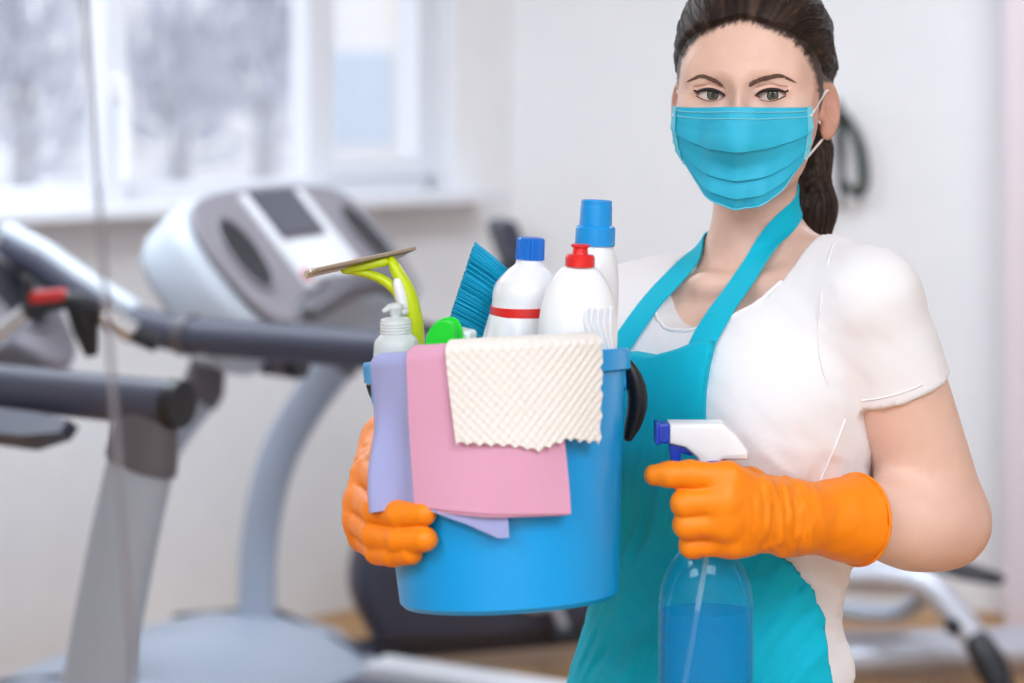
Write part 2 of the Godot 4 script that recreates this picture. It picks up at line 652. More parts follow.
func lights_and_room() -> void:
	M.wall = mat(c8(238, 238, 240), 0.9)
	M.wall.albedo_texture = noise_tex(0.02, 41, 4, Color(0.985, 0.985, 0.988), Color.WHITE)
	M.wall.uv1_triplanar = true
	M.wall_pink = mat(c8(226, 214, 220), 0.9)
	M.ceiling = mat(c8(240, 240, 240), 0.95)
	M.frame = mat(c8(226, 228, 234), 0.35)
	M.floor = mat(c8(196, 152, 102), 0.45)
	M.floor.albedo_texture = noise_tex(0.03, 43, 4, Color(0.78, 0.74, 0.70), Color.WHITE)
	M.floor.uv1_triplanar = true
	M.floor.uv1_scale = Vector3(0.25, 1.0, 2.0)
	M.glass = mat(c8(240, 246, 250, 12), 0.02)
	M.glass.transparency = BaseMaterial3D.TRANSPARENCY_ALPHA
	var e := WC + WD * 9.0
	var outline := PackedVector2Array([Vector2(0, -6.6), Vector2(4.5, -5.25), Vector2(4.5, 3.2), Vector2(-7.4, 3.2), Vector2(e.x, e.z)])
	var flat := Basis(Vector3.RIGHT, Vector3(0, 0, 1), Vector3(0, 1, 0))
	struct("floor", bm(xform(outw(extrude(inset_poly(outline, -0.35), 0.12)), Transform3D(flat, Vector3(0, -0.12, 0)))), M.floor)
	struct("ceiling", bm(xform(outw(extrude(inset_poly(outline, -0.35), 0.12)), Transform3D(flat, Vector3(0, CEIL, 0)))), M.ceiling)
	struct("wall_back", bm(slab(Vector2(4.5, -5.25), Vector2(0, -6.6), 0, CEIL, 0.3)), M.wall)
	struct("wall_right", bm(slab(Vector2(4.5, 3.2), Vector2(4.5, -5.25), 0, CEIL, 0.3)), M.wall)
	struct("wall_front", bm(slab(Vector2(-7.4, 3.2), Vector2(4.5, 3.2), 0, CEIL, 0.3)), M.wall)
	struct("wall_side", bm(slab(Vector2(e.x, e.z), Vector2(-7.4, 3.2), 0, CEIL, 0.3)), M.wall)
	# a pier stands out of the back wall at the right edge of the picture
	struct("trim_1", bm(slab(Vector2(2.3, -5.70), Vector2(1.425, -5.93), 0, CEIL, 0.3)), M.wall_pink)
	# window wall with three window bays
	var sill := 1.235
	var head := 2.62
	var bays := [[0.235, 2.62], [3.3, 5.7], [6.4, 8.6]]
	var xf := Transform3D(WB, WC)
	var pieces := [wall_box(-0.3, 9.3, 0, sill, 0, 0.3), wall_box(-0.3, 9.3, head, CEIL, 0, 0.3)]
	var edge := -0.3
	for b in bays:
		pieces.append(wall_box(edge, b[0], sill, head, 0, 0.3))
		edge = b[1]
	pieces.append(wall_box(edge, 9.3, sill, head, 0, 0.3))
	struct("wall_left", bm(join(pieces)), M.wall, xf)
	var n := 0
	for b in bays:
		n += 1
		var w := Node3D.new()
		w.name = "window_%d" % n
		w.set_meta("kind", "structure")
		add_child(w)
		w.transform = xf
		var s0: float = b[0]
		var s1: float = b[1]
		part("sill", bm(xform(rbox(Vector3(s1 - s0 + 0.16, 0.035, 0.30), 0.012, 0.004), Transform3D(Basis(), Vector3((s0 + s1) * 0.5, sill + 0.005, -0.02))), 30.0), M.frame, w)
		var y0 := sill + 0.022
		for f in [[s0, s1, y0, y0 + 0.045], [s0, s1, head - 0.05, head], [s0, s0 + 0.05, y0, head], [s1 - 0.05, s1, y0, head]]:
			part("frame", bm(wall_box(f[0], f[1], f[2], f[3], 0.10, 0.18)), M.frame, w)
		# mullions between the casements, seen at three widths in the first bay
		var cuts := [[s0 + 0.05, s0 + 0.43], [s0 + 0.50, s0 + 1.115], [s0 + 1.19, s1 - 0.05]]
		for m in [[s0 + 0.43, s0 + 0.50], [s0 + 1.115, s0 + 1.19]]:
			part("mullion", bm(xform(rbox(Vector3(m[1] - m[0], head - y0, 0.10), 0.01, 0.004), Transform3D(Basis(), Vector3((m[0] + m[1]) * 0.5, (head + y0) * 0.5, 0.13))), 30.0), M.frame, w)
		for k in 3:
			var c: Array = cuts[k]
			var fr := 0.055 if k == 0 else 0.016
			var a0: float = c[0]
			var a1: float = c[1]
			var b0 := y0 + 0.045
			var b1 := head - 0.05
			if k == 0:
				var sash := part("sash", bm(join([wall_box(a0, a1, b0, b0 + fr, 0.085, 0.165), wall_box(a0, a1, b1 - fr, b1, 0.085, 0.165), wall_box(a0, a0 + fr * 0.5, b0 + fr, b1 - fr, 0.085, 0.165), wall_box(a1 - fr * 0.5, a1, b0 + fr, b1 - fr, 0.085, 0.165)])), M.frame, w)
				part("pane", bm(wall_box(a0 + 0.02, a1 - 0.02, b0 + 0.04, b1 - 0.04, 0.122, 0.128)), M.glass, sash)
			else:
				part("pane", bm(wall_box(a0 - 0.01, a1 + 0.01, b0 - 0.01, b1 + 0.01, 0.122, 0.128)), M.glass, w)
		var hb := part("handle_plate", bm(xform(rbox(Vector3(0.03, 0.075, 0.012), 0.006, 0.002), Transform3D(Basis(), Vector3(s0 + 1.150, 1.58, 0.075)))), M.white_plastic, w)
		part("handle_lever", bm(tube([Vector3(s0 + 1.150, 1.60, 0.07), Vector3(s0 + 1.150, 1.60, 0.03), Vector3(s0 + 1.150, 1.55, 0.022), Vector3(s0 + 1.150, 1.33, 0.022)], [0.010, 0.012, 0.013, 0.016], 10, true), 50.0), M.white_plastic, hb)
	outdoors()
	# ceiling light panels
	M.lamp = mat(Color.WHITE, 0.6)
	M.lamp.emission_enabled = true
	M.lamp.emission = Color(0.915, 0.96, 1.0)
	M.lamp.emission_energy_multiplier = 2.0
	M.lamp_frame = mat(c8(230, 230, 232), 0.4)
	var k := 0
	for spot in [[-1.5, 2.0], [1.0, 2.0], [-1.5, 0.1], [1.0, 0.1], [-1.3, -4.2], [1.2, -4.3]]:
			k += 1
			var x: float = spot[0]
			var z: float = spot[1]
			var t := thing("ceiling_light", "white square ceiling light panel " + ["behind the camera on the left", "behind the camera on the right", "above the camera on the left", "above the camera on the right", "above the treadmill by the window", "above the trainer by the back wall"][k - 1], "light", Vector3(x, CEIL, z), Basis(), "ceiling light panels")
			part("frame", bm(join([box(Vector3(1.24, 0.03, 0.03), Vector3(0, -0.015, 0.605)), box(Vector3(1.24, 0.03, 0.03), Vector3(0, -0.015, -0.605)), box(Vector3(0.03, 0.03, 1.18), Vector3(0.605, -0.015, 0)), box(Vector3(0.03, 0.03, 1.18), Vector3(-0.605, -0.015, 0))])), M.lamp_frame, t)
			part("diffuser", bm(box(Vector3(1.18, 0.012, 1.18), Vector3(0, -0.008, 0))), M.lamp, t)
			var l := AreaLight3D.new()
			l.name = "panel_light"
			l.area_size = Vector2(1.18, 1.18)
			l.light_color = Color(0.915, 0.96, 1.0)
			l.light_energy = LAMP_E
			l.area_range = 14.0
			l.area_attenuation = 2.0
			l.shadow_enabled = true
			l.position = Vector3(0, -0.035, 0)
			l.rotation = Vector3(-PI / 2, 0, 0)
			t.add_child(l)

const LAMP_E := 4.55

func outdoors() -> void:
	# what shows, washed out, beyond the panes: yard, pale block of flats, winter trees
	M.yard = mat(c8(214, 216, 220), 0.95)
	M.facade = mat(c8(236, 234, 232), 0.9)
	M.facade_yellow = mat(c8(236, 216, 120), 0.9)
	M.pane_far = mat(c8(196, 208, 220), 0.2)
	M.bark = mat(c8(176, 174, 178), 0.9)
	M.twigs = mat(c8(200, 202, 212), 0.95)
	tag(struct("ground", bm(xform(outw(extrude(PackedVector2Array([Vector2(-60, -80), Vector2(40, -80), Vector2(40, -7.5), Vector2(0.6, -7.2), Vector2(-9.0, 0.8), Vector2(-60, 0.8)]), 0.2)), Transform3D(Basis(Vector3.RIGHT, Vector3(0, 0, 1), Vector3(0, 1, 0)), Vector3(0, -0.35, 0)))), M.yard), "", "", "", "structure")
	var d := 30.0
	var bp := P(300, 0, d)
	bp.y = -0.15
	var t := thing("apartment_building", "pale block of flats with a yellow stair strip seen through the narrow casement", "building", bp, Basis(Vector3.UP, 0.25))
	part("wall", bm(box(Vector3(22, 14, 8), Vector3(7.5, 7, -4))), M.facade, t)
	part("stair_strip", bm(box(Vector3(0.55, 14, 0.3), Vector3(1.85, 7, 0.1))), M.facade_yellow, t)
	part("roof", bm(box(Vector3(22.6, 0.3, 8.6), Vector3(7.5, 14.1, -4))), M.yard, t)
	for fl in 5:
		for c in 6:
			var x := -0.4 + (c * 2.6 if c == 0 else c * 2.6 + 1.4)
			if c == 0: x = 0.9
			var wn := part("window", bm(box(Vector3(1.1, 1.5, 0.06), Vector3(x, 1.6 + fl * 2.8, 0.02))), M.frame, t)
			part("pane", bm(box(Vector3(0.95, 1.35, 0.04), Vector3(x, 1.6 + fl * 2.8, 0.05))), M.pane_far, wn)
	var rng := RandomNumberGenerator.new()
	rng.seed = 9
	var k := 0
	for a in [[-190, 24.0, 5.0, 1.3], [20, 21.0, 3.4, 0.75], [178, 27.0, 3.0, 0.75], [262, 24.0, 3.6, 0.7], [-330, 20.0, 5.0, 1.2]]:
		k += 1
		var px: float = a[0]
		var dd: float = a[1]
		var base := P(px, 0, dd)
		base.y = -0.15
		var hh: float = a[2]
		var rr: float = a[3]
		var lab: String = ["bare grey tree outside at the left edge of the left pane", "tall bare grey tree outside the left window pane", "short bare grey tree outside the middle window pane", "wide bare grey tree outside the middle pane beside the mullion", "bare grey tree outside beyond the picture's left edge"][k - 1]
		var tr := thing("tree", lab, "tree", base, Basis(), "trees in the yard")
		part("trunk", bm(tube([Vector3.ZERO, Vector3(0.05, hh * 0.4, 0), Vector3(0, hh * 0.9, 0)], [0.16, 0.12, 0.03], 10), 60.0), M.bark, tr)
		var tw := []
		for i in 260:      # twigs filling the crown
			var th := rng.randf() * TAU
			var ph := acos(rng.randf_range(-1.0, 1.0))
			var r := pow(rng.randf(), 0.45)
			var c := Vector3(sin(ph) * cos(th) * rr * r, hh * 0.62 + cos(ph) * hh * 0.42 * r, sin(ph) * sin(th) * rr * r)
			var dir := (c - Vector3(0, hh * 0.25, 0)).normalized() + Vector3(rng.randf_range(-0.5, 0.5), rng.randf_range(-0.3, 0.4), rng.randf_range(-0.5, 0.5))
			tw.append(outw(tube([c, c + dir.normalized() * rng.randf_range(0.3, 0.7)], [0.045, 0.012], 4)))
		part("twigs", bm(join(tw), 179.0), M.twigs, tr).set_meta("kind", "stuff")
# ---------------------------------------------------------------- the cleaner
const YAW := 0.70                       # the chest turns this far to the picture's left
var SY := sin(YAW)
var CY := cos(YAW)
var TT := []                            # torso table, every 5 mm of height from 0.5 m: axis x, axis z, half width, half depth
var HO := Vector3(0.240, 1.565, -2.05)  # head: between the eyes' height and the ears
var HB := Basis(Vector3.UP, deg_to_rad(-14.5))
var HBI := HB.inverse()
var S_L := P(868, 301, 1.958)
var E_L := P(943, 520, 1.985)
var W_L := P(800, 519, 1.868)
var S_R := P(622, 322, 2.165)
var E_R := P(548, 505, 2.13)
var W_R := P(394, 446, 1.95)
var hair_noise := FastNoiseLite.new()
var fold := FastNoiseLite.new()
const BASE := Vector3(0.2, 0.0, -2.06)  # where the person stands

func torso_rows() -> void:
	var rows := [
		[0.50, 0.195, 2.05, 0.190, 0.150], [0.70, 0.195, 2.05, 0.180, 0.140], [0.86, 0.198, 2.05, 0.164, 0.120], [0.94, 0.200, 2.05, 0.156, 0.110],
		[1.00, 0.203, 2.05, 0.138, 0.100], [1.07, 0.210, 2.055, 0.120, 0.088], [1.14, 0.226, 2.06, 0.131, 0.088], [1.22, 0.234, 2.068, 0.137, 0.094],
		[1.30, 0.232, 2.07, 0.145, 0.095], [1.36, 0.232, 2.075, 0.142, 0.080], [1.44, 0.232, 2.08, 0.120, 0.066], [1.60, 0.232, 2.08, 0.110, 0.06]]
	for k in 224:
		var y := 0.5 + k * 0.005
		var r := []
		for c in [1, 2, 3, 4]:
			r.append((table(rows, y - 0.02, c) + table(rows, y, c) * 2.0 + table(rows, y + 0.02, c)) * 0.25)
		TT.append(PackedFloat32Array([r[0], -r[1], r[2], r[3]]))

func tl(p: Vector3) -> Vector2:          # torso coordinates: her left, her front
	var k := clampi(int((p.y - 0.5) * 200.0), 0, 222)
	var A: PackedFloat32Array = TT[k]
	var dx := p.x - A[0]
	var dz := p.z - A[1]
	return Vector2(dx * CY + dz * SY, -dx * SY + dz * CY)

func torso(p: Vector3, grow: float) -> float:
	var fk := clampf((p.y - 0.5) * 200.0, 0.0, 221.99)
	var k := int(fk)
	var t := fk - k
	var A: PackedFloat32Array = TT[k]
	var B: PackedFloat32Array = TT[k + 1]
	var dx := p.x - lerpf(A[0], B[0], t)
	var dz := p.z - lerpf(A[1], B[1], t)
	var a := lerpf(A[2], B[2], t) + grow
	var b := lerpf(A[3], B[3], t) + grow
	var x := (dx * CY + dz * SY) / a
	var z := (-dx * SY + dz * CY) / b
	var k0 := sqrt(x * x + z * z)
	var k1 := sqrt(x * x / (a * a) + z * z / (b * b))
	return k0 * (k0 - 1.0) / maxf(k1, 1e-4)

func tw(xl: float, y: float, zf: float) -> Vector3:   # torso coordinates to world
	var k := clampi(int((y - 0.5) * 200.0), 0, 222)
	var A: PackedFloat32Array = TT[k]
	return Vector3(A[0] + xl * CY - zf * SY, y, A[1] + xl * SY + zf * CY)

var bust_l: Vector3
var bust_r: Vector3
var neck_a: Vector3
var neck_b: Vector3
var notch: Vector3
var trap_l: Vector3
var trap_r: Vector3

func chest(p: Vector3, grow: float, kb: float) -> float:
	var d := smax(torso(p, grow), p.y - 1.375 - grow, 0.07)
	d = smin(d, ell(p, bust_l, Vector3(0.062, 0.066, 0.058) + Vector3.ONE * grow), kb)
	d = smin(d, ell(p, bust_r, Vector3(0.062, 0.066, 0.058) + Vector3.ONE * grow), kb)
	return d

func skin(p: Vector3) -> float:
	var d := 1e3
	if p.y < 1.50:
		d = chest(p, 0.0, 0.04)
		d = smin(d, cap(p, trap_l, S_L, 0.040, 0.047), 0.05)
		d = smin(d, cap(p, trap_r, S_R, 0.040, 0.045), 0.05)
		d = smin(d, cap(p, notch, S_L.lerp(notch, 0.35) + Vector3(0, 0.012, 0.0), 0.006, 0.006), 0.022)
		d = smin(d, cap(p, notch, S_R.lerp(notch, 0.35) + Vector3(0, 0.015, 0.02), 0.006, 0.006), 0.022)
		var arm := cap(p, S_L, E_L, 0.0505, 0.0440)
		arm = smin(arm, cap(p, E_L, W_L, 0.0435, 0.028), 0.012)
		arm = smin(arm, ell(p, E_L.lerp(W_L, 0.2), Vector3(0.045, 0.042, 0.045)), 0.03)
		d = smin(d, arm, 0.012)
		if p.x < 0.25:
			var ar := cap(p, S_R, E_R, 0.047, 0.042)
			ar = smin(ar, cap(p, E_R, W_R, 0.042, 0.028), 0.012)
			d = smin(d, ar, 0.012)
	d = smin(d, cap(p, neck_a, neck_b, 0.0435, 0.0405), 0.035)
	if p.y > 1.40:
		d = smin(d, head(HBI * (p - HO)), 0.018)
	return d

func lid_open(q: Vector3, s: float) -> float:
	var ex := (q.x - s * 0.0290) * s      # outward positive
	var t := clampf(ex / 0.0150, -1.0, 1.0)
	var arch := 1.0 - t * t
	var up := 0.0046 * pow(arch, 0.9) + 0.0013 * t
	var lo := -0.0047 * arch + 0.0010 * t
	return maxf(maxf(q.y - up, lo - q.y), absf(ex) - 0.0152)

var with_nose := true
func head(q: Vector3) -> float:
	var d := ell(q, Vector3(0, 0.036, -0.012), Vector3(0.0735, 0.088, 0.095))
	d = smin(d, ell(q, Vector3(0, -0.008, 0.020), Vector3(0.0640, 0.084, 0.068)), 0.03)
	d = smin(d, ell(q, Vector3(0, -0.060, 0.020), Vector3(0.050, 0.044, 0.060)), 0.03)
	d = smin(d, cap(q, Vector3(-0.010, -0.090, 0.066), Vector3(0.010, -0.090, 0.066), 0.014, 0.014), 0.02)
	var ax := absf(q.x)
	var m := Vector3(ax, q.y, q.z)
	d = smin(d, (m - Vector3(0.040, -0.028, 0.054)).length() - 0.025, 0.03)
	d = smin(d, cap(m, Vector3(0.0, 0.018, 0.077), Vector3(0.042, 0.022, 0.062), 0.012, 0.010), 0.02)
	if with_nose: d = smin(d, cap(q, Vector3(0, 0.006, 0.083), Vector3(0, -0.038, 0.106), 0.0065, 0.011), 0.014)
	# eye sockets, lids, openings
	var s := 1.0 if q.x > 0.0 else -1.0
	if q.z > 0.03 and absf(q.y) < 0.045:
		d = smax(d, -(ell(m, Vector3(0.0300, -0.001, 0.098), Vector3(0.023, 0.0165, 0.0175))), 0.014)
		d = smin(d, (m - Vector3(0.0290, 0.0, 0.0655)).length() - 0.0178, 0.006)
		var crease := cap(m, Vector3(0.016, 0.0070, 0.0825), Vector3(0.029, 0.0098, 0.0820), 0.0011, 0.0013)
		crease = minf(crease, cap(m, Vector3(0.029, 0.0098, 0.0820), Vector3(0.044, 0.0072, 0.0755), 0.0013, 0.0010))
		d = smax(d, -crease, 0.003)
		var op := maxf(lid_open(q, s), 0.066 - q.z)
		d = maxf(d, -op)
	# ears
	if ax > 0.055:
		var e := m - Vector3(0.0742, -0.014, -0.012)
		e = Vector3(e.x * 0.90 - e.z * -0.42, e.y, e.z * 0.90 + e.x * -0.42)
		e = Vector3(e.x, e.y * 0.97 + e.z * 0.2, e.z * 0.97 - e.y * 0.2)
		var ear := ell(e, Vector3(0.002, 0.002, 0.0), Vector3(0.0070, 0.0270, 0.0165))
		ear = smin(ear, ell(e, Vector3(0.0, -0.021, 0.006), Vector3(0.0055, 0.009, 0.008)), 0.006)
		ear = smax(ear, -ell(e, Vector3(0.0080, 0.004, 0.002), Vector3(0.0075, 0.0195, 0.0115)), 0.002)
		ear = smin(ear, cap(e, Vector3(0.002, 0.012, 0.004), Vector3(0.003, -0.010, -0.005), 0.0022, 0.0025), 0.003)
		d = smin(d, ear, 0.006)
	return d

func skin_color(p: Vector3, n: Vector3) -> Color:
	var q := HBI * (p - HO)
	var base := Color(0.790, 0.515, 0.410)
	var k := fold.get_noise_3d(p.x * 90.0, p.y * 90.0, p.z * 90.0) * 0.035 + fold.get_noise_3d(p.x * 600.0, p.y * 600.0, p.z * 600.0) * 0.02
	base = Color(base.r * (1.0 + k), base.g * (1.0 + k * 1.5), base.b * (1.0 + k * 1.5))
	var flush := 0.0
	if absf(q.x) > 0.066 and q.y < 0.03 and q.y > -0.06: flush = 0.55
	flush = maxf(flush, 0.30 * clampf(1.0 - (p - E_L).length() / 0.09, 0.0, 1.0))
	if q.z > 0.06 and absf(q.y) < 0.02:      # lids and the pink of the eye's corners
		var o := lid_open(q, signf(q.x))
		flush = maxf(flush, 0.45 * clampf(1.0 - o / 0.006, 0.0, 1.0))
	base = base.lerp(Color(0.62, 0.27, 0.20), flush)
	if q.y > -0.03 and q.z > -0.04 and (absf(q.x) < 0.0725 or q.y > 0.012):             # roots of fine hair along the hairline
		var e := hair_edge(q) + hair_noise.get_noise_2d(atan2(q.y, q.x) * 260.0, q.z * 60.0) * 0.006
		base = base.lerp(Color(0.035, 0.021, 0.016), 0.97 * smoothstep(0.0060, -0.0015, e))
	return base

# hair: strands run from the hairline back to where the tail is gathered
func hair_s(q: Vector3) -> float:
	var d := Vector2(q.x, q.y - 0.015)
	return hair_noise.get_noise_2d(atan2(d.y, d.x) * 150.0, q.z * 160.0)

const HAIRLINE := [[-0.10, 0.018], [-0.012, 0.022], [0.010, 0.033], [0.035, 0.046], [0.052, 0.058], [0.062, 0.070], [0.069, 0.082], [0.076, 0.12], [0.2, 0.2]]
const NAPE := [[-0.12, -0.075], [-0.08, -0.070], [-0.035, -0.035], [-0.012, 0.000], [0.006, 0.010], [0.012, -0.018], [0.03, -0.020]]

func hair_edge(q: Vector3) -> float:      # below zero inside the hair's region
	return maxf((q.z - table(HAIRLINE, q.y - 0.25 * maxf(0.0, 0.03 - absf(q.x)) , 1)) * 0.7, (table(NAPE, q.z, 1) - q.y) * 0.8)

func hair(q: Vector3) -> float:
	var d := ell(q, Vector3(0, 0.042, -0.016), Vector3(0.0790, 0.0950, 0.1030))
	# pinned rolls of hair at the back
	var m := Vector3(absf(q.x), q.y, q.z)
	d = smin(d, ell(m, Vector3(0.038, 0.066, -0.062), Vector3(0.036, 0.030, 0.036)), 0.012)
	d = smin(d, ell(m, Vector3(0.043, 0.030, -0.068), Vector3(0.036, 0.028, 0.034)), 0.012)
	d = smin(d, ell(m, Vector3(0.038, -0.002, -0.074), Vector3(0.036, 0.026, 0.034)), 0.012)
	var e := hair_edge(q)
	d += 0.0060 * clampf(1.0 + e / 0.014, 0.0, 1.0)
	d = smax(d, e, 0.004)
	d += hair_s(q) * 0.0011
	return d

func hair_all(q: Vector3) -> float:
	var d := hair(q)
	var t := cap(q, Vector3(0.01, 0.005, -0.118), Vector3(0.040, -0.060, -0.120), 0.022, 0.024)
	t = smin(t, cap(q, Vector3(0.040, -0.060, -0.120), Vector3(0.052, -0.118, -0.098), 0.024, 0.019), 0.02)
	t = smin(t, cap(q, Vector3(0.052, -0.118, -0.098), Vector3(0.058, -0.20, -0.090), 0.019, 0.010), 0.02)
	var a := atan2(q.z + 0.1, q.x - 0.04)
	t += hair_noise.get_noise_2d(a * 90.0, q.y * 90.0) * 0.0022
	return smin(d, t, 0.014)

func hair_color(q: Vector3, n: Vector3) -> Color:
	var s := hair_s(q * 1.01) if q.y > -0.05 else hair_noise.get_noise_2d(atan2(q.z + 0.1, q.x - 0.04) * 160.0, q.y * 90.0)
	var k := clampf(0.5 + s * 1.3, 0.0, 1.0)
	return Color(0.012, 0.0078, 0.0065).lerp(Color(0.070, 0.040, 0.028), k * k)

# ---- clothes
func sleeve_axis(p: Vector3, a: Vector3, b: Vector3) -> float:
	return (p - a).dot((b - a).normalized())

const HEM_L := 0.091       # along the upper arm, from the shoulder joint
func shirt_solid(p: Vector3) -> float:
	var d := chest(p, 0.006, 0.085)
	d = smin(d, cap(p, trap_l, S_L, 0.045, 0.0515), 0.05)
	d = smin(d, cap(p, trap_r, S_R, 0.045, 0.052), 0.05)
	# sleeves, cut square across the arm
	var sl := cap(p, S_L, S_L.lerp(E_L, 0.55), 0.0510, 0.0535)
	sl = smax(sl, (p - S_L).dot((E_L - S_L).normalized()) - HEM_L, 0.003)
	d = smin(d, sl, 0.010)
	if p.x < 0.25:
		var sr := cap(p, S_R, S_R.lerp(E_R, 0.5), 0.052, 0.053)
		d = smin(d, smax(sr, (p - S_R).dot((E_R - S_R).normalized()) - 0.11, 0.003), 0.022)
	# cloth folds: pulls from the armpit across the side, and slack at the waist
	var w := fold.get_noise_3d(p.x * 26.0 + p.y * 30.0, p.y * 16.0 - p.x * 12.0, p.z * 16.0)
	var low := clampf((1.33 - p.y) * 6.0, 0.25, 1.0)
	d += (w * 0.0064 + fold.get_noise_3d(p.x * 70.0 + p.y * 60.0, p.y * 45.0, p.z * 45.0) * 0.0020) * low
	return d

func neck_cut(p: Vector3) -> float:       # below zero where the scoop neck is open
	var q := tl(p)
	var depth := lerpf(0.055, 0.090, smoothstep(-0.05, 0.05, q.y))
	var x := q.x / lerpf(0.058, 0.098, smoothstep(-0.02, 0.02, q.x))
	var y := (p.y - 1.428) / depth
	return (sqrt(x * x + y * y) - 1.0) * 0.07

func shirt(p: Vector3) -> float:
	var d := shirt_solid(p)
	d = smax(d, -neck_cut(p), 0.003)
	return maxf(d, 0.945 - p.y)

func skirt_solid(p: Vector3) -> float:
	var d := chest(p, 0.006, 0.11)
	# long slanting folds of the apron
	var q := tl(p)
	var s := q.x * 0.9 - p.y * 0.42
	var k := clampf((1.30 - p.y) * 5.0, 0.0, 1.0)
	d += (fold.get_noise_2d(s * 75.0, p.y * 7.0) * 0.0065 + fold.get_noise_2d(s * 170.0 + 40.0, p.y * 18.0) * 0.0022) * k
	return d

var apron_poly := PackedVector2Array()
func apron_uv(p: Vector3) -> Vector2:
	var q := tl(p)
	return Vector2(atan2(q.x, q.y) * 0.12, p.y)

func apron(p: Vector3) -> float:
	var d := smin(skirt_solid(p), shirt_solid(p), 0.004) - 0.005
	d = maxf(d, torso(p, -0.035) * -1.0)
	return smax(d, sdpoly(apron_uv(p), apron_poly), 0.003)

func trousers(p: Vector3) -> float:
	var d := smax(torso(p, 0.002), p.y - 0.97, 0.01)
	d = smax(d, 0.80 - p.y, 0.05)
	for s in [-1.0, 1.0]:
		var hip := tw(s * 0.085, 0.84, 0.0)
		var knee := tw(s * 0.09, 0.48, 0.015)
		var ank := tw(s * 0.10, 0.05, -0.01)
		d = smin(d, cap(p, hip, knee, 0.088, 0.062), 0.02)
		d = smin(d, cap(p, knee, ank, 0.062, 0.050), 0.02)
	d += fold.get_noise_3d(p.x * 20.0, p.y * 30.0, p.z * 20.0) * 0.004
	return maxf(d, 0.06 - p.y)

func shoe(p: Vector3, s: float) -> float:
	var heel := tw(s * 0.10, 0.045, -0.045)
	var toe := tw(s * 0.125, 0.035, 0.15)
	var d := cap(p, heel, toe, 0.042, 0.036)
	d = smin(d, cap(p, heel, heel + Vector3(0, 0.05, 0), 0.042, 0.045), 0.02)
	return smax(d, 0.004 - p.y, 0.006)

# ---- rubber gloves
func chain(p: Vector3, j: Array) -> float:
	var d := 1e3
	for i in j.size() - 1:
		d = smin(d, cap(p, j[i][0], j[i + 1][0], j[i][1], j[i + 1][1]), 0.004)
	return d

var GL := []
var GR := []
func hands() -> void:
	var f := func(rows): 
		var o := []
		for r in rows: o.append([P(r[0], r[1], r[2]), r[3]])
		return o
	GL = [
		f.call([[729, 478, 1.806, 0.0135], [690, 474, 1.800, 0.0120], [670, 474, 1.801, 0.0112], [655, 475, 1.804, 0.0096]]),
		f.call([[724, 500, 1.798, 0.0135], [685, 503, 1.797, 0.0120], [687, 505, 1.836, 0.0112], [712, 506, 1.866, 0.0098]]),
		f.call([[726, 523, 1.800, 0.0132], [687, 525, 1.800, 0.0118], [690, 528, 1.838, 0.0110], [714, 528, 1.866, 0.0098]]),
		f.call([[732, 543, 1.812, 0.0125], [692, 545, 1.810, 0.0108], [695, 547, 1.842, 0.0102], [716, 546, 1.864, 0.0090]]),
		f.call([[778, 502, 1.868, 0.0170], [748, 484, 1.886, 0.0150], [714, 480, 1.886, 0.0115]])]
	GR = [
		f.call([[370, 474, 1.862, 0.0140], [379, 482, 1.806, 0.0120], [387, 484, 1.788, 0.0098]]),
		f.call([[362, 500, 1.848, 0.0140], [376, 511, 1.786, 0.0125], [400, 514, 1.755, 0.0118], [425, 513, 1.735, 0.0104]]),
		f.call([[360, 520, 1.846, 0.0140], [375, 534, 1.786, 0.0125], [400, 539, 1.755, 0.0120], [425, 539, 1.735, 0.0108]]),
		f.call([[366, 537, 1.850, 0.0130], [378, 551, 1.792, 0.0115], [394, 554, 1.768, 0.0108], [411, 553, 1.748, 0.0098]]),
		f.call([[386, 462, 1.925, 0.0160], [398, 432, 1.955, 0.0140], [410, 414, 1.965, 0.0110]])]

var CUFF := Vector3.ZERO
func glove_l(p: Vector3) -> float:
	var wrist := W_L.lerp(P(785, 517, 1.86), 0.6)
	var d := 1e3
	var palm := 1e3
	for i in 4:
		palm = smin(palm, cap(p, wrist, GL[i][0][0], 0.0240, GL[i][0][1] * 1.02), 0.020)
	palm = smin(palm, cap(p, wrist, GL[4][0][0], 0.022, 0.018), 0.02)
	for i in 5: d = minf(d, chain(p, GL[i]))
	d = smin(d, palm, 0.007)
	var ax := (E_L - W_L).normalized()
	var cuff := cap(p, wrist, CUFF, 0.0262, 0.0425)
	cuff = smax(cuff, (p - CUFF).dot(ax), 0.002)
	d = smin(d, cuff, 0.014)
	# creases at the wrist and slack rubber
	var near := clampf(1.0 - absf(p.x - wrist.x + 0.012) / 0.05, 0.0, 1.0)
	d += fold.get_noise_3d(p.x * 160.0, p.y * 60.0, p.z * 60.0) * 0.0035 * near + fold.get_noise_3d(p.x * 60.0, p.y * 60.0, p.z * 60.0) * 0.0010
	return d

func glove_r(p: Vector3) -> float:
	var d := 1e3
	var palm := 1e3
	for i in 4:
		palm = smin(palm, cap(p, W_R, GR[i][0][0], 0.024, GR[i][0][1]), 0.018)
	for i in 5: d = minf(d, chain(p, GR[i]))
	d = smin(d, palm, 0.008)
	d = smin(d, cap(p, W_R, W_R.lerp(E_R, 0.35), 0.028, 0.040), 0.014)
	var near := clampf(1.0 - (p - P(366, 470, 1.89)).length() / 0.06, 0.0, 1.0)
	d += fold.get_noise_3d(p.x * 60.0, p.y * 190.0, p.z * 60.0) * 0.003 * near + fold.get_noise_3d(p.x * 60.0, p.y * 60.0, p.z * 60.0) * 0.0010
	return maxf(d, (p - W_R.lerp(E_R, 0.35)).dot((E_R - W_R).normalized()))

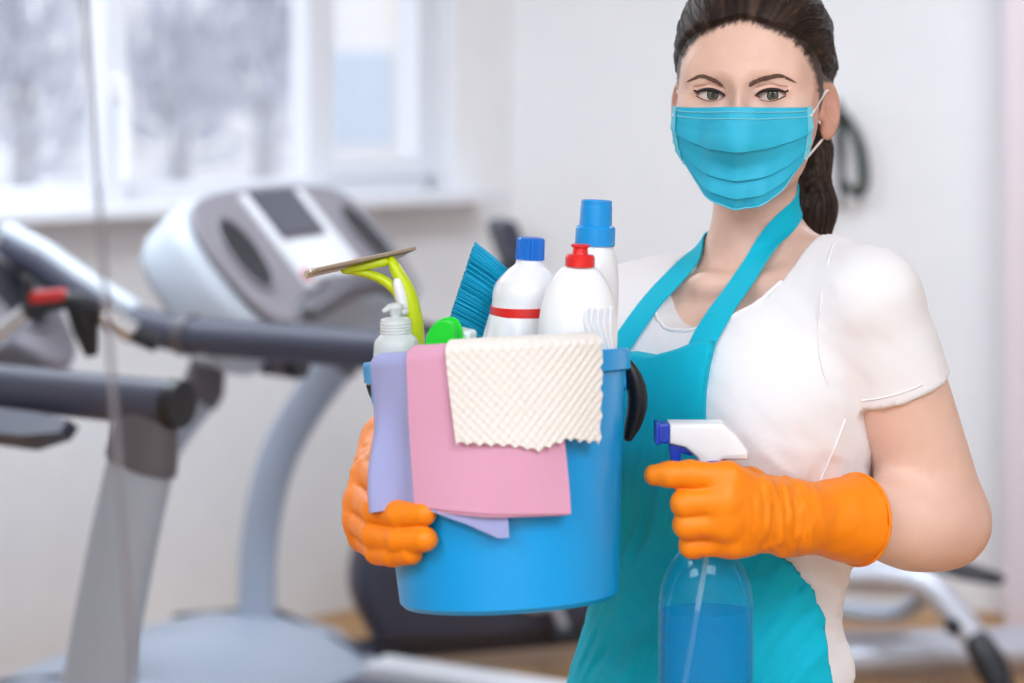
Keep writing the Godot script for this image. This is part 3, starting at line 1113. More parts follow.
# ---- face mask: a pleated sheet stood off the lower face
func mask_form(q: Vector3) -> float:
	with_nose = false
	var d := head(Vector3(q.x, minf(q.y, -0.022) if absf(q.x) < 0.06 else q.y, q.z)) - 0.001
	with_nose = true
	d = smin(d, ell(q, Vector3(0, -0.052, 0.016), Vector3(0.0665, 0.068, 0.072)), 0.02)
	d = smin(d, cap(q, Vector3(0, 0.006, 0.082), Vector3(0, -0.042, 0.1020), 0.0060, 0.0100), 0.045)
	return smin(d, cap(q, Vector3(-0.01, -0.092, 0.066), Vector3(0.01, -0.092, 0.066), 0.018, 0.018), 0.03)

func mask_at(u: float, v: float, lift := 0.0) -> Vector3:
	var mid := table([[0.0, -0.0120], [0.13, -0.025], [0.40, -0.052], [0.70, -0.082], [0.88, -0.098], [1.0, -0.108]], v, 1)
	var side := table([[0.0, -0.0115], [0.13, -0.021], [0.40, -0.035], [0.70, -0.048], [0.88, -0.055], [1.0, -0.059]], v, 1)
	var au := absf(u)
	var y := lerpf(mid, side, pow(au, 2.1))
	var phi := u * deg_to_rad(42.5)
	var dir := Vector3(sin(phi), 0, cos(phi))
	var p := march(mask_form, Vector3(0, y, 0) + dir * 0.17, -dir, 0.2)
	# bottom of the mask curls in under the chin
	var off := 0.003
	for c in [0.40, 0.70, 0.88]:      # pleats: each folds over the one below
		var t: float = (v - c)
		if t < 0.0 and t > -0.16: off += 0.0040 * (1.0 + t / 0.16) * (1.0 - 0.55 * au)
	off += 0.0012 * sin(u * 17.0 + v * 3.0) * (1.0 - au) * smoothstep(0.1, 0.4, v)
	var n := grad(mask_form, p, 0.002).normalized()
	return p + n * (off + lift)

func to_base(g: Array) -> Array:
	return xform(g, Transform3D(Basis(), -BASE))

func head_xf() -> Transform3D:
	return Transform3D(HB, HO - BASE)

func cam_hit(px: float, py: float, field: Callable, iso := 0.0) -> Vector3:
	var far := P(px, py, 3.0)
	var o := Vector3(0, EYE, 0)
	var dir := (far - o).normalized()
	return march(field, o + dir * 1.5, dir, 1.2, iso)

func ribbon(pts: Array, half: Array, field: Callable, lift: float, thick: float, across := 6) -> Array:
	# a strip of cloth laid on a surface; pts are on it, half the half widths
	var rows := []
	for i in pts.size():
		var t: Vector3 = ((pts[mini(i + 1, pts.size() - 1)] as Vector3) - (pts[maxi(i - 1, 0)] as Vector3)).normalized()
		var n := grad(field, pts[i], 0.006).normalized()
		var s := n.cross(t).normalized()
		var row := []
		for j in across + 1:
			var w: float = (float(j) / across * 2.0 - 1.0) * half[i]
			var p: Vector3 = pts[i] + s * w
			for it in 3:
				var g := grad(field, p, 0.004)
				var l := maxf(g.length(), 0.4)
				p -= g / l * clampf((field.call(p) as float) / l, -0.01, 0.01)
			row.append(p + n * lift)
		rows.append(row)
	for it in 4:                          # let the cloth bridge small bumps
		for i in range(1, rows.size() - 1):
			for j in across + 1: rows[i][j] = (rows[i - 1][j] + rows[i][j] * 2.0 + rows[i + 1][j]) * 0.25
	return sheet(rows, thick)

func make_person() -> void:
	torso_rows()
	hair_noise.seed = 7; hair_noise.frequency = 0.05; hair_noise.fractal_octaves = 3
	fold.seed = 11; fold.frequency = 0.5; fold.fractal_octaves = 2
	bust_l = tw(0.068, 1.262, 0.070)
	bust_r = tw(-0.068, 1.262, 0.070)
	neck_a = Vector3(0.243, 1.375, -2.085)
	neck_b = Vector3(0.247, 1.500, -2.068)
	trap_l = Vector3(0.268, 1.394, -2.085)
	trap_r = Vector3(0.225, 1.362, -2.095)
	notch = tw(0.0, 1.378, 0.062)
	CUFF = W_L.lerp(E_L, 0.38)
	hands()
	var me := thing("person", "woman with dark tied back hair in white shirt and turquoise apron holding a bucket", "person", BASE)
	# skin: one surface from head to hips and along the arms
	var out := {}
	nets(skin, Vector3(0.02, 0.96, -2.26), Vector3(0.46, 1.412, -1.84), 0.009, out, BASE, skin_color)
	nets(skin, Vector3(-0.15, 1.10, -2.26), Vector3(0.02, 1.412, -1.90), 0.009, out, BASE, skin_color)
	nets(skin, Vector3(0.46, 0.96, -2.10), Vector3(0.53, 1.412, -1.84), 0.009, out, BASE, skin_color)
	var eyes_lo := Vector3(-0.052, -0.022, 0.05)
	var eyes_hi := Vector3(0.052, 0.026, 0.106)
	var hf := func(q): return skin(HO + HB * q)
	var hc := func(q, n): return skin_color(HO + HB * q, HB * n)
	var hd := {}
	nets(hf, Vector3(-0.096, -0.160, -0.125), Vector3(0.096, 0.132, 0.135), 0.0032, hd, Vector3.ZERO, hc, 1, AABB(eyes_lo + Vector3.ONE * 0.003, eyes_hi - eyes_lo - Vector3.ONE * 0.006), 0.0011)
	nets(hf, eyes_lo, eyes_hi, 0.0009, hd, Vector3.ZERO, hc, 1, AABB(), 0.0011)
	var o0: int = out.V.size()
	for k in hd.V.size():
		out.V.append(HO + HB * hd.V[k] - BASE)
		out.N.append(HB * hd.N[k])
		out.C.append(hd.C[k])
	for k in hd.I: out.I.append(k + o0)
	part("body", nets_mesh(out), M.skin, me)
	# eyes
	for s in [-1.0, 1.0]:
		var c := Vector3(s * 0.0290, 0.0, 0.0655)
		var at := HO + HB * c
		var look := (Vector3(0, EYE, 0) - at).normalized()
		if s < 0: look = (look + Vector3(-0.02, 0.01, 0)).normalized()
		var b := Basis.looking_at(look, Vector3.UP)   # -z towards the camera
		b = b * Basis(Vector3.RIGHT, -PI / 2)         # +y towards the camera
		var shell := func(a0: float, a1: float, r: float):
			var pr := []
			for k in 13:
				var a := deg_to_rad(lerpf(a0, a1, k / 12.0))
				pr.append(Vector2(r * sin(a), r * cos(a)))
			return lathe(pr, 40)
		var eye := part("eye", bm(shell.call(0.0, 179.9, 0.0160), 179.0), M.sclera, me, Transform3D(b, at - BASE))
		part("iris", bm(shell.call(7.5, 19.6, 0.01612), 60.0), M.iris, eye)
		part("iris_rim", bm(shell.call(18.0, 20.4, 0.01615), 60.0), M.pupil, eye)
		part("pupil", bm(shell.call(0.01, 8.0, 0.01616), 60.0), M.pupil, eye)
		# lashes along the upper lid
		var lash := []
		for k in 19:
			var t := -1.0 + 2.0 * k / 18.0 + (0.10 if k == 18 else 0.0)
			var ar := 1.0 - minf(t * t, 1.0)
			var y := 0.0046 * pow(ar, 0.9) + 0.0013 * t + 0.0002
			var x: float = s * (0.0290 + 0.0150 * t)
			if k == 18: y += 0.0022
			var p := march(head, Vector3(x, y + 0.0008, 0.13), Vector3(0, 0, -1), 0.1)
			lash.append(p + Vector3(0, -0.0001, 0.0004))
		var lr := []
		for k in 19: lr.append(0.0003 + 0.00145 * sin(PI * 0.85 * pow(k / 18.0, 0.65)))
		part("eyelashes", bm(tube(lash, lr, 8), 60.0), M.lash, me, head_xf())
		var low := []
		for k in 15:
			var t := -0.75 + 1.7 * k / 14.0
			var ar := 1.0 - minf(t * t, 1.0)
			var p := march(head, Vector3(s * (0.0290 + 0.0150 * t), -0.0047 * ar + 0.0010 * t - 0.0010, 0.13), Vector3(0, 0, -1), 0.1)
			low.append(p)
		var lr2 := []
		for k in 15: lr2.append(0.00020 + 0.00030 * k / 14.0)
		part("lower_lashes", bm(tube(low, lr2, 6), 60.0), M.lash, me, head_xf())
	# eyebrows: many short hairs lying along an arch
	var rng := RandomNumberGenerator.new()
	rng.seed = 5
	for arch in [[[723, 85.5], [712, 79.5], [701, 76.5], [689, 81]], [[749, 84.5], [765, 78.5], [780, 76], [793, 81]]]:
		var ctrl := []
		for a in arch: ctrl.append(HBI * (cam_hit(a[0], a[1], skin) - HO))
		var line := spline(ctrl, 10)
		var hairs := []
		for k in 260:
			var t := rng.randf()
			var i := mini(int(t * (line.size() - 2)), line.size() - 2)
			var p: Vector3 = line[i].lerp(line[i + 1], fmod(t * (line.size() - 2), 1.0))
			var tan_: Vector3 = (line[i + 1] - line[i]).normalized()
			var wid := lerpf(0.0036, 0.0010, pow(t, 1.3)) * (0.6 if t < 0.04 else 1.0)
			var off := rng.randf_range(-1.0, 1.0)
			p += Vector3(0, off * wid, 0)
			var g := grad(head, p, 0.002).normalized()
			p -= g * (head(p) - 0.0003)
			var dir := (tan_ + Vector3(0, -off * 0.25 + 0.12 * (1.0 - t), 0)).normalized()
			var len_ := rng.randf_range(0.0035, 0.0065)
			hairs.append(outw(tube([p, p + dir * len_ * 0.5 + g * 0.0005, p + dir * len_ + g * 0.0001], [0.00030, 0.00030, 0.00010], 4)))
		part("eyebrow", bm(join(hairs), 179.0), M.brow, me, head_xf())
	# hair
	var hr := {}
	nets(hair_all, Vector3(-0.10, -0.215, -0.155), Vector3(0.105, 0.150, 0.110), 0.0030, hr, Vector3.ZERO, hair_color)
	var hm := part("hair", nets_mesh(hr), M.hair, me, head_xf())
	var strands := []
	for k in 520:
		var a := rng.randf_range(-0.15, PI + 0.15)
		var pts := []
		var lift := rng.randf_range(-0.0004, 0.0010)
		var z0 := rng.randf_range(-0.02, 0.09)
		var z1 := z0 - rng.randf_range(0.05, 0.12)
		for i in 9:
			var z := lerpf(z0, z1, i / 8.0)
			var aa := a + 0.05 * sin(i * 0.8 + k)
			var dir := Vector3(cos(aa), sin(aa), 0)
			var c := Vector3(0, 0.015, z)
			var p := march(hair, c + dir * 0.16, -dir, 0.16)
			if hair_edge(p) > 0.0005 or (p - c).length() < 0.01: continue
			pts.append(p + dir * lift)
		if pts.size() < 4: continue
		var rr := []
		for i in pts.size(): rr.append(0.00035 if i > 0 and i < pts.size() - 1 else 0.0001)
		strands.append(outw(tube(pts, rr, 4)))
	# loose fine hairs at the hairline
	for k in 420:
		var a := rng.randf_range(0.3, PI - 0.3)
		var dir := Vector3(cos(a), sin(a) , 0)
		var z := 0.10
		var found := false
		var p := Vector3.ZERO
		while z > 0.0:
			p = march(head, Vector3(0, 0.015, z) + dir * 0.16, -dir, 0.16)
			if absf(hair_edge(p)) < 0.0035 and (p - Vector3(0, 0.015, z)).length() > 0.01:
				found = true
				break
			z -= 0.003
		if not found: continue
		var g := grad(head, p, 0.003).normalized()
		var back := Vector3(0, 0.35, -1)
		back = (back - g * back.dot(g)).normalized()
		p += g.cross(back) * rng.randf_range(-0.006, 0.006) - back * rng.randf_range(-0.003, 0.005)
		p -= g * head(p)
		strands.append(outw(tube([p, p + back * 0.008 + g * 0.0012, p + back * 0.018 + g * 0.0035], [0.00005, 0.00012, 0.00016], 4)))
	part("loose_strands", bm(join(strands), 179.0), M.strand, hm).set_meta("kind", "stuff")
	# shirt
	var sh := {}
	nets(shirt, Vector3(-0.02, 0.930, -2.25), Vector3(0.45, 1.46, -1.83), 0.0052, sh, BASE)
	var tee := part("t_shirt", nets_mesh(sh), M.shirt, me)
	# seams: armhole, side, hem stitching
	for line in [[[833, 244], [828, 262], [821, 300], [818, 340], [826, 380], [846, 418]], [[846, 418], [836, 445], [822, 478], [815, 500]]]:
		var c := []
		for a in line:
			var p := cam_hit(a[0], a[1], shirt)
			if absf(shirt(p)) < 0.004: c.append(p)
		var s2 := []
		for p in spline(c, 7): s2.append(p - BASE)
		part("seam", bm(tube(s2, 0.0011, 6), 179.0), M.shirt, tee)
	# the neckband follows the scoop
	var band := []
	for k in 33:
		var a := lerpf(-0.75, 0.95, k / 32.0)
		var dir := Vector3(sin(a) * CY - cos(a) * SY, 0, sin(a) * SY + cos(a) * CY)
		var p := Vector3.ZERO
		for it in 90:                    # walk down the chest to the cloth's edge
			var yy := 1.43 - it * 0.00125
			p = march(shirt_solid, tw(0, yy, 0) + dir * 0.16, -dir, 0.16)
			if neck_cut(p) > 0.0 and shirt_solid(p) < 0.001: break
		band.append(p - BASE)
	part("neckband", bm(tube(band, 0.0022, 8, true), 179.0), M.shirt, tee)
	var hem := []
	var hx := (E_L - S_L).normalized()
	var h1 := hx.cross(Vector3.UP).normalized()
	var h2 := hx.cross(h1)
	for k in 97:                          # all round the sleeve, but not where it lies against the side
		var a := TAU * k / 48.0
		var dir := h1 * cos(a) + h2 * sin(a)
		var c := S_L + hx * (HEM_L - 0.012)
		var p := march(shirt, c + dir * 0.10, -dir, 0.09)
		if (p - c).length() < 0.0590:
			hem.append(p - BASE)
		elif hem.size() > 8: break
		else: hem.clear()
	part("hem_stitch", bm(tube(hem, 0.0009, 6), 179.0), M.shirt, tee)
	# apron
	for a in [[618, 352], [645, 357], [672, 350], [696, 341], [713, 343], [707, 366], [703, 392], [702, 430], [706, 470], [722, 508], [757, 540], [797, 566], [817, 590], [827, 620], [831, 650], [834, 682]]:
		apron_poly.append(apron_uv(cam_hit(a[0], a[1], skirt_solid, 0.006)))
	var u_r: float = apron_poly[apron_poly.size() - 1].x
	apron_poly.append_array([Vector2(u_r + 0.01, 0.62), Vector2(-0.24, 0.62), Vector2(-0.24, 1.10), Vector2(-0.17, 1.22)])
	var ap := {}
	nets(apron, Vector3(-0.02, 0.61, -2.25), Vector3(0.42, 1.34, -1.83), 0.0052, ap, BASE)
	var apn := part("apron", nets_mesh(ap), M.apron, me)
	var over := func(p): return minf(shirt_solid(p), skin(p))
	var sl := [[781, 227], [767, 249], [748, 277], [728, 305], [710, 334], [700, 356]]
	var pts := []
	for a in sl: pts.append(cam_hit(a[0], a[1], over))
	# behind the neck
	pts.push_front(Vector3(0.290, 1.460, -2.078))
	pts.push_front(Vector3(0.287, 1.474, -2.105))
	pts.push_front(Vector3(0.262, 1.480, -2.125))
	var hw := []
	var fine := spline(pts, 5)
	for k in fine.size(): hw.append(lerpf(0.0115, 0.0150, float(k) / fine.size()))
	part("strap", bm(to_base(ribbon(fine, hw, over, 0.0050, 0.0016)), 50.0), M.apron, apn)
	pts = []
	for a in [[699, 255], [682, 273], [664, 292], [645, 315], [628, 340], [616, 356]]: pts.append(cam_hit(a[0], a[1], over))
	pts.push_front(Vector3(0.2065, 1.410, -2.092))
	pts.push_front(Vector3(0.216, 1.416, -2.122))
	pts.push_front(Vector3(0.238, 1.430, -2.145))
	fine = spline(pts, 5)
	hw = []
	for k in fine.size(): hw.append(lerpf(0.0065, 0.0135, minf(1.0, 2.0 * k / fine.size())))
	part("strap", bm(to_base(ribbon(fine, hw, over, 0.0050, 0.0016)), 50.0), M.apron, apn)
	# trousers and shoes
	var tr := {}
	nets(trousers, Vector3(-0.02, 0.04, -2.25), Vector3(0.42, 0.98, -1.85), 0.014, tr, BASE)
	part("trousers", nets_mesh(tr), M.shirt, me)
	for s in [-1.0, 1.0]:
		var so := {}
		var c := tw(s * 0.11, 0.05, 0.05)
		nets(func(p): return shoe(p, s), c - Vector3(0.18, 0.07, 0.18), c + Vector3(0.18, 0.12, 0.18), 0.009, so, BASE)
		part("shoe", nets_mesh(so), M.white_plastic, me)
	# gloves
	var g1 := {}
	nets(glove_l, Vector3(0.105, 1.10, -1.955), Vector3(0.385, 1.262, -1.77), 0.0032, g1, BASE)
	var gl := part("rubber_glove", nets_mesh(g1), M.glove, me, Transform3D(), "orange rubber glove gripping the spray bottle")
	var rim := []
	var ax := (E_L - W_L).normalized()
	var e1 := ax.cross(Vector3.UP).normalized()
	var e2 := ax.cross(e1)
	for k in 41:
		var a := TAU * k / 40.0
		rim.append(CUFF + (e1 * cos(a) + e2 * sin(a)) * 0.0420 - BASE)
	part("cuff_rim", bm(tube(rim, 0.0016, 8), 179.0), M.glove, gl)
	var g2 := {}
	nets(glove_r, Vector3(-0.165, 1.125, -2.06), Vector3(0.0, 1.29, -1.71), 0.0032, g2, BASE)
	part("rubber_glove", nets_mesh(g2), M.glove, me, Transform3D(), "orange rubber glove holding the bucket from its side")
	# face mask
	var rows := []
	for i in 45:
		var row := []
		for j in 61:
			row.append(mask_at(-1.0 + 2.0 * j / 60.0, i / 44.0))
		rows.append(row)
	var mk := part("face_mask", bm(sheet(rows, 0.0009), 50.0), M.mask, me, head_xf())
	for edge in [-1.0, 1.0]:
		var rr := []
		for i in 21:
			var row := []
			for j in 5: row.append(mask_at(edge * (0.93 + 0.09 * j / 4.0), i / 20.0, 0.0012))
			rr.append(row)
		part("side_binding", bm(sheet(rr, 0.0008), 50.0), M.mask_edge, mk)
	for v in [0.05, 0.115]:
		var row := []
		for j in 61: row.append(mask_at(-0.94 + 1.88 * j / 60.0, v, 0.0004))
		part("stitching", bm(tube(row, 0.0007, 6), 179.0), M.mask_edge, mk)
	var wire := []
	for j in 61: wire.append(mask_at(-0.94 + 1.88 * j / 60.0, 0.985, 0.0004))
	part("stitching", bm(tube(wire, 0.0007, 6), 179.0), M.mask_edge, mk)
	for s in [-1.0, 1.0]:
		var up := [mask_at(s * 0.97, 0.12, 0.002), Vector3(s * 0.0700, -0.005, 0.020), Vector3(s * 0.0745, 0.004, 0.004), Vector3(s * 0.0760, 0.004, -0.016)]
		part("ear_loop", bm(tube(spline(up, 8), 0.0013, 8), 179.0), M.cord, mk)
		var dn := [mask_at(s * 0.97, 0.93, 0.002), Vector3(s * 0.0615, -0.056, 0.018), Vector3(s * 0.0690, -0.044, -0.012)]
		part("ear_loop", bm(tube(spline(dn, 8), 0.0012, 8), 179.0), M.cord, mk)
# ---------------------------------------------------------------- bucket and what it holds
var BC := P(503, 477, 1.830)                    # middle of the bucket
var BB := Basis(Vector3.FORWARD, deg_to_rad(-3.2)) * Basis(Vector3.RIGHT, deg_to_rad(-7.0)) # leans a little: right side up
const BR0 := 0.097                              # bottom, top radius, half height
const BR1 := 0.114
const BH := 0.108

func bl(p: Vector3) -> Vector3:
	return BC + BB * p

func bucket_r(y: float) -> float:
	return lerpf(BR0, BR1, (y + BH) / (2.0 * BH))

func stand(called: String, label: String, category: String, px: float, d: float, tilt := 0.0, group := "") -> Node3D:
	# on the bucket's floor, its axis crossing the picture at px (taken at the rim's height)
	var at := BC + BB * Vector3(0, -BH + 0.006, 0)
	var x := (px - CX) * d / F
	var b := Basis(Vector3.FORWARD, deg_to_rad(tilt))
	return thing(called, label, category, Vector3(x, at.y, -d), b, group)

func arc(c: Vector2, r: float, a0: float, a1: float, n: int) -> Array:
	var o := []
	for i in n + 1:
		var a := deg_to_rad(lerpf(a0, a1, float(i) / n))
		o.append(c + Vector2(cos(a), sin(a)) * r)
	return o

func hang(y0: float, y1: float, a0: float, a1: float, lift: float, wob: Callable, nu: int, nv: int, drop: Callable, inside := 0.06) -> Array:
	# a cloth over the rim. u runs round the bucket (degrees from its front), v from inside over the rim and down
	var rows := []
	for i in nv + 1:
		var row := []
		for j in nu + 1:
			var u := float(j) / nu
			var a := deg_to_rad(lerpf(a0, a1, u))
			var end: float = drop.call(u)
			var top := BH + y0
			var full: float = inside + 0.022 + (top - end)
			var s := full * float(i) / nv
			var r := 0.0
			var y := 0.0
			if s < inside:
				y = top - (inside - s)
				r = bucket_r(top) - 0.016 - lift * 0.2
			elif s < inside + 0.022:
				var t := (s - inside) / 0.022 * PI
				r = bucket_r(top) - 0.003 - 0.013 * cos(t) + lift * (t / PI)
				y = top + 0.010 * sin(t)
			else:
				y = top - (s - inside - 0.022)
				r = lerpf(bucket_r(top), bucket_r(y), 0.6) + 0.010 + lift
			var w: Vector2 = wob.call(u, s, full)
			r += w.x
			a += w.y
			row.append(bl(Vector3(sin(a) * r, y, cos(a) * r)))
		rows.append(row)
	return rows

func bucket_and_contents() -> void:
	M.bucket = mat(c8(0, 156, 228), 0.30, 0.0, 0.5)
	M.black_plastic = mat(c8(22, 24, 28), 0.4)
	var at := bl(Vector3(0, -BH, 0))
	var b := thing("bucket", "round blue plastic bucket full of cleaning supplies held by the woman", "bucket", at, BB)
	var h := BH * 2.0
	var pr := [Vector2(0.0001, 0.0), Vector2(BR0 - 0.004, 0.0), Vector2(BR0, 0.004)]
	for k in 9: pr.append(Vector2(lerpf(BR0, BR1, k / 8.0), lerpf(0.004, h - 0.02, k / 8.0)))
	pr.append_array([Vector2(BR1 + 0.001, h - 0.020), Vector2(BR1 + 0.0055, h - 0.018), Vector2(BR1 + 0.0065, h - 0.004), Vector2(BR1 + 0.005, h), Vector2(BR1 - 0.001, h), Vector2(BR1 - 0.0025, h - 0.004), Vector2(BR0 - 0.003, 0.006), Vector2(0.0001, 0.005)])
	part("shell", bm(lathe(pr, 72), 30.0), M.bucket, b)
	for s in [-1.0, 1.0]:       # lugs for the bail
		part("lug", bm(xform(rbox(Vector3(0.030, 0.034, 0.014), 0.008, 0.002), Transform3D(Basis(Vector3.UP, PI / 2), Vector3(s * (BR1 - 0.004), h - 0.022, -0.05)))), M.bucket, b)
	var bail := []
	for k in 33:
		var a := PI * k / 32.0
		bail.append(Vector3(cos(a) * (BR1 + 0.004), h - 0.022 - sin(a) * 0.055, -0.050 - sin(a) * (BR1 - 0.02)))
	part("bail_handle", bm(tube(bail, 0.0042, 10, true), 60.0), M.black_plastic, b)
	var gp := []
	for k in 9: gp.append(Vector3(BR1 + 0.003 + 0.010 * sin(PI * k / 8.0) , h - 0.010 - 0.070 * k / 8.0, -0.042 - 0.012 * k / 8.0))
	part("bail_end", bm(tube(gp, [0.005, 0.008, 0.010, 0.011, 0.011, 0.011, 0.010, 0.009, 0.006], 14, true, 0.8), 60.0), M.black_plastic, b)

	bottles()
	tools()
	cloths()
	spray_bottle()

func bottles() -> void:
	M.bottle_white = mat(c8(238, 239, 243), 0.28)
	M.bottle_white.subsurf_scatter_enabled = true
	M.bottle_white.subsurf_scatter_strength = 0.1
	M.cap_blue = mat(c8(10, 110, 205), 0.32)
	M.cap_clear_blue = mat(c8(20, 150, 225), 0.25)
	M.cap_red = mat(c8(226, 36, 34), 0.30)
	M.frost = mat(c8(222, 226, 226, 150), 0.30)
	M.frost.transparency = BaseMaterial3D.TRANSPARENCY_ALPHA
	M.frost = mat(c8(226, 230, 230), 0.35)
	M.frost.backlight_enabled = true
	M.frost.backlight = Color(0.7, 0.72, 0.72)
	var floor_y := (BC + BB * Vector3(0, -BH + 0.006, 0)).y
	# bleach bottle with the blue cap: bottle axis leans to the right
	var d := 1.874
	var ty := P(532, 237, d).y - floor_y        # full height
	var px := 1.0 * d / F                        # one pixel at that depth
	var t := stand("bleach_bottle", "white plastic bottle with ribbed blue cap and a red ring on it", "bottle", 513, d, 3.0)
	var neck := ty - 22 * px
	var body := [Vector2(0.0001, 0), Vector2(0.036, 0.0), Vector2(0.040, 0.004), Vector2(0.041, neck - 110 * px), Vector2(0.040, neck - 85 * px)]
	body.append_array([Vector2(39 * px, neck - 62 * px), Vector2(36.5 * px, neck - 53 * px), Vector2(35.5 * px, neck - 44 * px), Vector2(35 * px, neck - 34 * px), Vector2(32 * px, neck - 24 * px), Vector2(22 * px, neck - 12 * px), Vector2(14.5 * px, neck - 5 * px), Vector2(13 * px, neck + 4 * px)])
	var fine := [body[0], body[1], body[2]]
	fine.append_array(spline(body.slice(3), 5))
	var g := lathe(fine, 96)
	var V: PackedVector3Array = g[0]
	for k in V.size():                            # moulded ribs on the lower body
		var q := V[k]
		var rad := Vector2(q.x, q.z)
		if q.y < neck - 62 * px and q.y > 0.02 and rad.length() > 0.01:
			var w := 1.0 + 0.030 * (cos(atan2(q.z, q.x) * 14.0) - 1.0) * smoothstep(neck - 62 * px, neck - 80 * px, q.y)
			V[k] = Vector3(q.x * w, q.y, q.z * w)
	part("bottle_body", bm([V, g[1]], 45.0), M.bottle_white, t)
	part("ring", bm(xform(lathe([Vector2(34.0 * px, -5 * px), Vector2(37.6 * px, -5 * px), Vector2(37.0 * px, 4 * px), Vector2(34.0 * px, 4 * px)], 64), Transform3D(Basis(Vector3.FORWARD, -0.06), Vector3(0, neck - 50 * px, 0)))), M.cap_red, t)
	var cg := lathe([Vector2(0.0001, 22 * px), Vector2(12.0 * px, 22 * px), Vector2(13.6 * px, 20 * px), Vector2(14.0 * px, 2 * px), Vector2(14.2 * px, 0), Vector2(0.0001, 0)], 80)
	V = cg[0]
	for k in V.size():
		var q := V[k]
		var w := 1.0 + 0.045 * signf(cos(atan2(q.z, q.x) * 20.0)) * (1.0 if Vector2(q.x, q.z).length() > 13.2 * px else 0.0)
		V[k] = Vector3(q.x * w, q.y, q.z * w)
	part("cap", bm(xform([V, cg[1]], Transform3D(Basis(), Vector3(0, neck, 0))), 30.0), M.cap_blue, t)

	# dish soap with the red push cap
	d = 1.800
	px = d / F
	ty = P(581, 244, d).y - floor_y
	t = stand("dish_soap_bottle", "round shouldered white bottle with red push cap and grooved side grip", "bottle", 570, d, 1.7)
	neck = ty - 22 * px
	body = [Vector2(29 * px, 0.02), Vector2(33 * px, neck - 140 * px), Vector2(39 * px, neck - 90 * px), Vector2(39.5 * px, neck - 62 * px), Vector2(38 * px, neck - 44 * px), Vector2(34 * px, neck - 28 * px), Vector2(27 * px, neck - 13 * px), Vector2(19 * px, neck - 3 * px), Vector2(15 * px, neck - 1 * px), Vector2(13 * px, neck + 2 * px)]
	fine = [Vector2(0.0001, 0), Vector2(25 * px, 0.0), Vector2(28 * px, 0.004)]
	fine.append_array(spline(body, 6))
	part("bottle_body", bm(lathe(fine, 80, 1.0, 0.68), 45.0), M.bottle_white, t)
	part("cap", bm(xform(lathe([Vector2(0.0001, 0), Vector2(14.8 * px, 0), Vector2(14.8 * px, 9 * px), Vector2(13.2 * px, 11.5 * px), Vector2(8.5 * px, 12 * px), Vector2(8 * px, 13 * px), Vector2(7.4 * px, 18 * px), Vector2(9.6 * px, 19.5 * px), Vector2(9.6 * px, 21.5 * px), Vector2(8.6 * px, 22 * px), Vector2(0.0001, 22 * px)], 48), Transform3D(Basis(), Vector3(0, neck, 0))), 30.0), M.cap_red, t)
	# grooved finger grip on its right flank: nested curved ribs
	for k in 5:
		var rib := []
		for i in 15:
			var a := lerpf(0.15, 0.95, i / 14.0)
			var w := (6.0 + 6.2 * k) * px
			var y: float = neck - 40 * px - (1.0 - sin(a * PI * 0.5)) * 14 * px * (0.6 + 0.12 * k) - 40 * px * (1.0 - i / 14.0)
			var x: float = (38.0 - 1.0) * px - w * sin(a * PI * 0.62)
			var zz: float = 0.68 * sqrt(maxf(pow(39.2 * px, 2) - x * x, 1e-8))
			rib.append(Vector3(x, y, zz + 0.0004))
		part("grip_rib", bm(tube(rib, 0.0018, 8, true), 60.0), M.bottle_white, t)

	# tall softener bottle behind it with the two step blue cap
	d = 1.862
	px = d / F
	ty = P(597, 200, d).y - floor_y
	t = stand("softener_bottle", "tall white bottle with large stepped blue measuring cap behind the red capped bottle", "bottle", 582, d, 2.2)
	neck = ty - 45 * px
	body = [Vector2(15 * px, 0.02), Vector2(21 * px, neck - 190 * px), Vector2(24.5 * px, neck - 130 * px), Vector2(25.5 * px, neck - 60 * px), Vector2(25 * px, neck - 32 * px), Vector2(22.5 * px, neck - 14 * px), Vector2(19 * px, neck - 3 * px), Vector2(17.5 * px, neck + 1 * px)]
	fine = [Vector2(0.0001, 0), Vector2(12 * px, 0.0), Vector2(14.5 * px, 0.004)]
	fine.append_array(spline(body, 5))
	part("bottle_body", bm(lathe(fine, 64), 45.0), M.bottle_white, t)
	var cp := [Vector2(0.0001, 0), Vector2(20.0 * px, 0), Vector2(20.0 * px, 17 * px), Vector2(18.8 * px, 19 * px), Vector2(16.4 * px, 20 * px), Vector2(16.0 * px, 38 * px), Vector2(15.8 * px, 38.4 * px), Vector2(15.6 * px, 40 * px), Vector2(15.6 * px, 44.6 * px), Vector2(15.0 * px, 45 * px), Vector2(13.5 * px, 45 * px), Vector2(13.0 * px, 42 * px), Vector2(0.0001, 41 * px)]
	part("cap", bm(xform(lathe(cp, 64), Transform3D(Basis(), Vector3(0, neck, 0))), 30.0), M.cap_clear_blue, t)

	# pump soap
	d = 1.822
	px = d / F
	ty = P(388, 303, d).y - floor_y
	t = stand("soap_pump_bottle", "small translucent white pump bottle at the left edge of the bucket", "bottle", 401, d, -2.0)
	var base_y := ty - 0.155
	t.position.y += base_y      # stands on the folded ends of the cloths
	ty = 0.155
	fine = [Vector2(0.0001, 0), Vector2(21 * px, 0.0), Vector2(23 * px, 0.004)]
	fine.append_array(spline([Vector2(23.5 * px, 0.01), Vector2(23.5 * px, ty - 62 * px), Vector2(23 * px, ty - 48 * px), Vector2(21.5 * px, ty - 38 * px), Vector2(16.5 * px, ty - 32 * px), Vector2(15.5 * px, ty - 31 * px)], 5))
	part("bottle_body", bm(lathe(fine, 56), 45.0), M.frost, t)
	var cl := [Vector2(0.0001, ty - 33 * px), Vector2(15.5 * px, ty - 33 * px)]
	for k in 5: cl.append_array([Vector2(15.8 * px, ty - (32 - k * 3) * px), Vector2(15.0 * px, ty - (30.6 - k * 3) * px)])
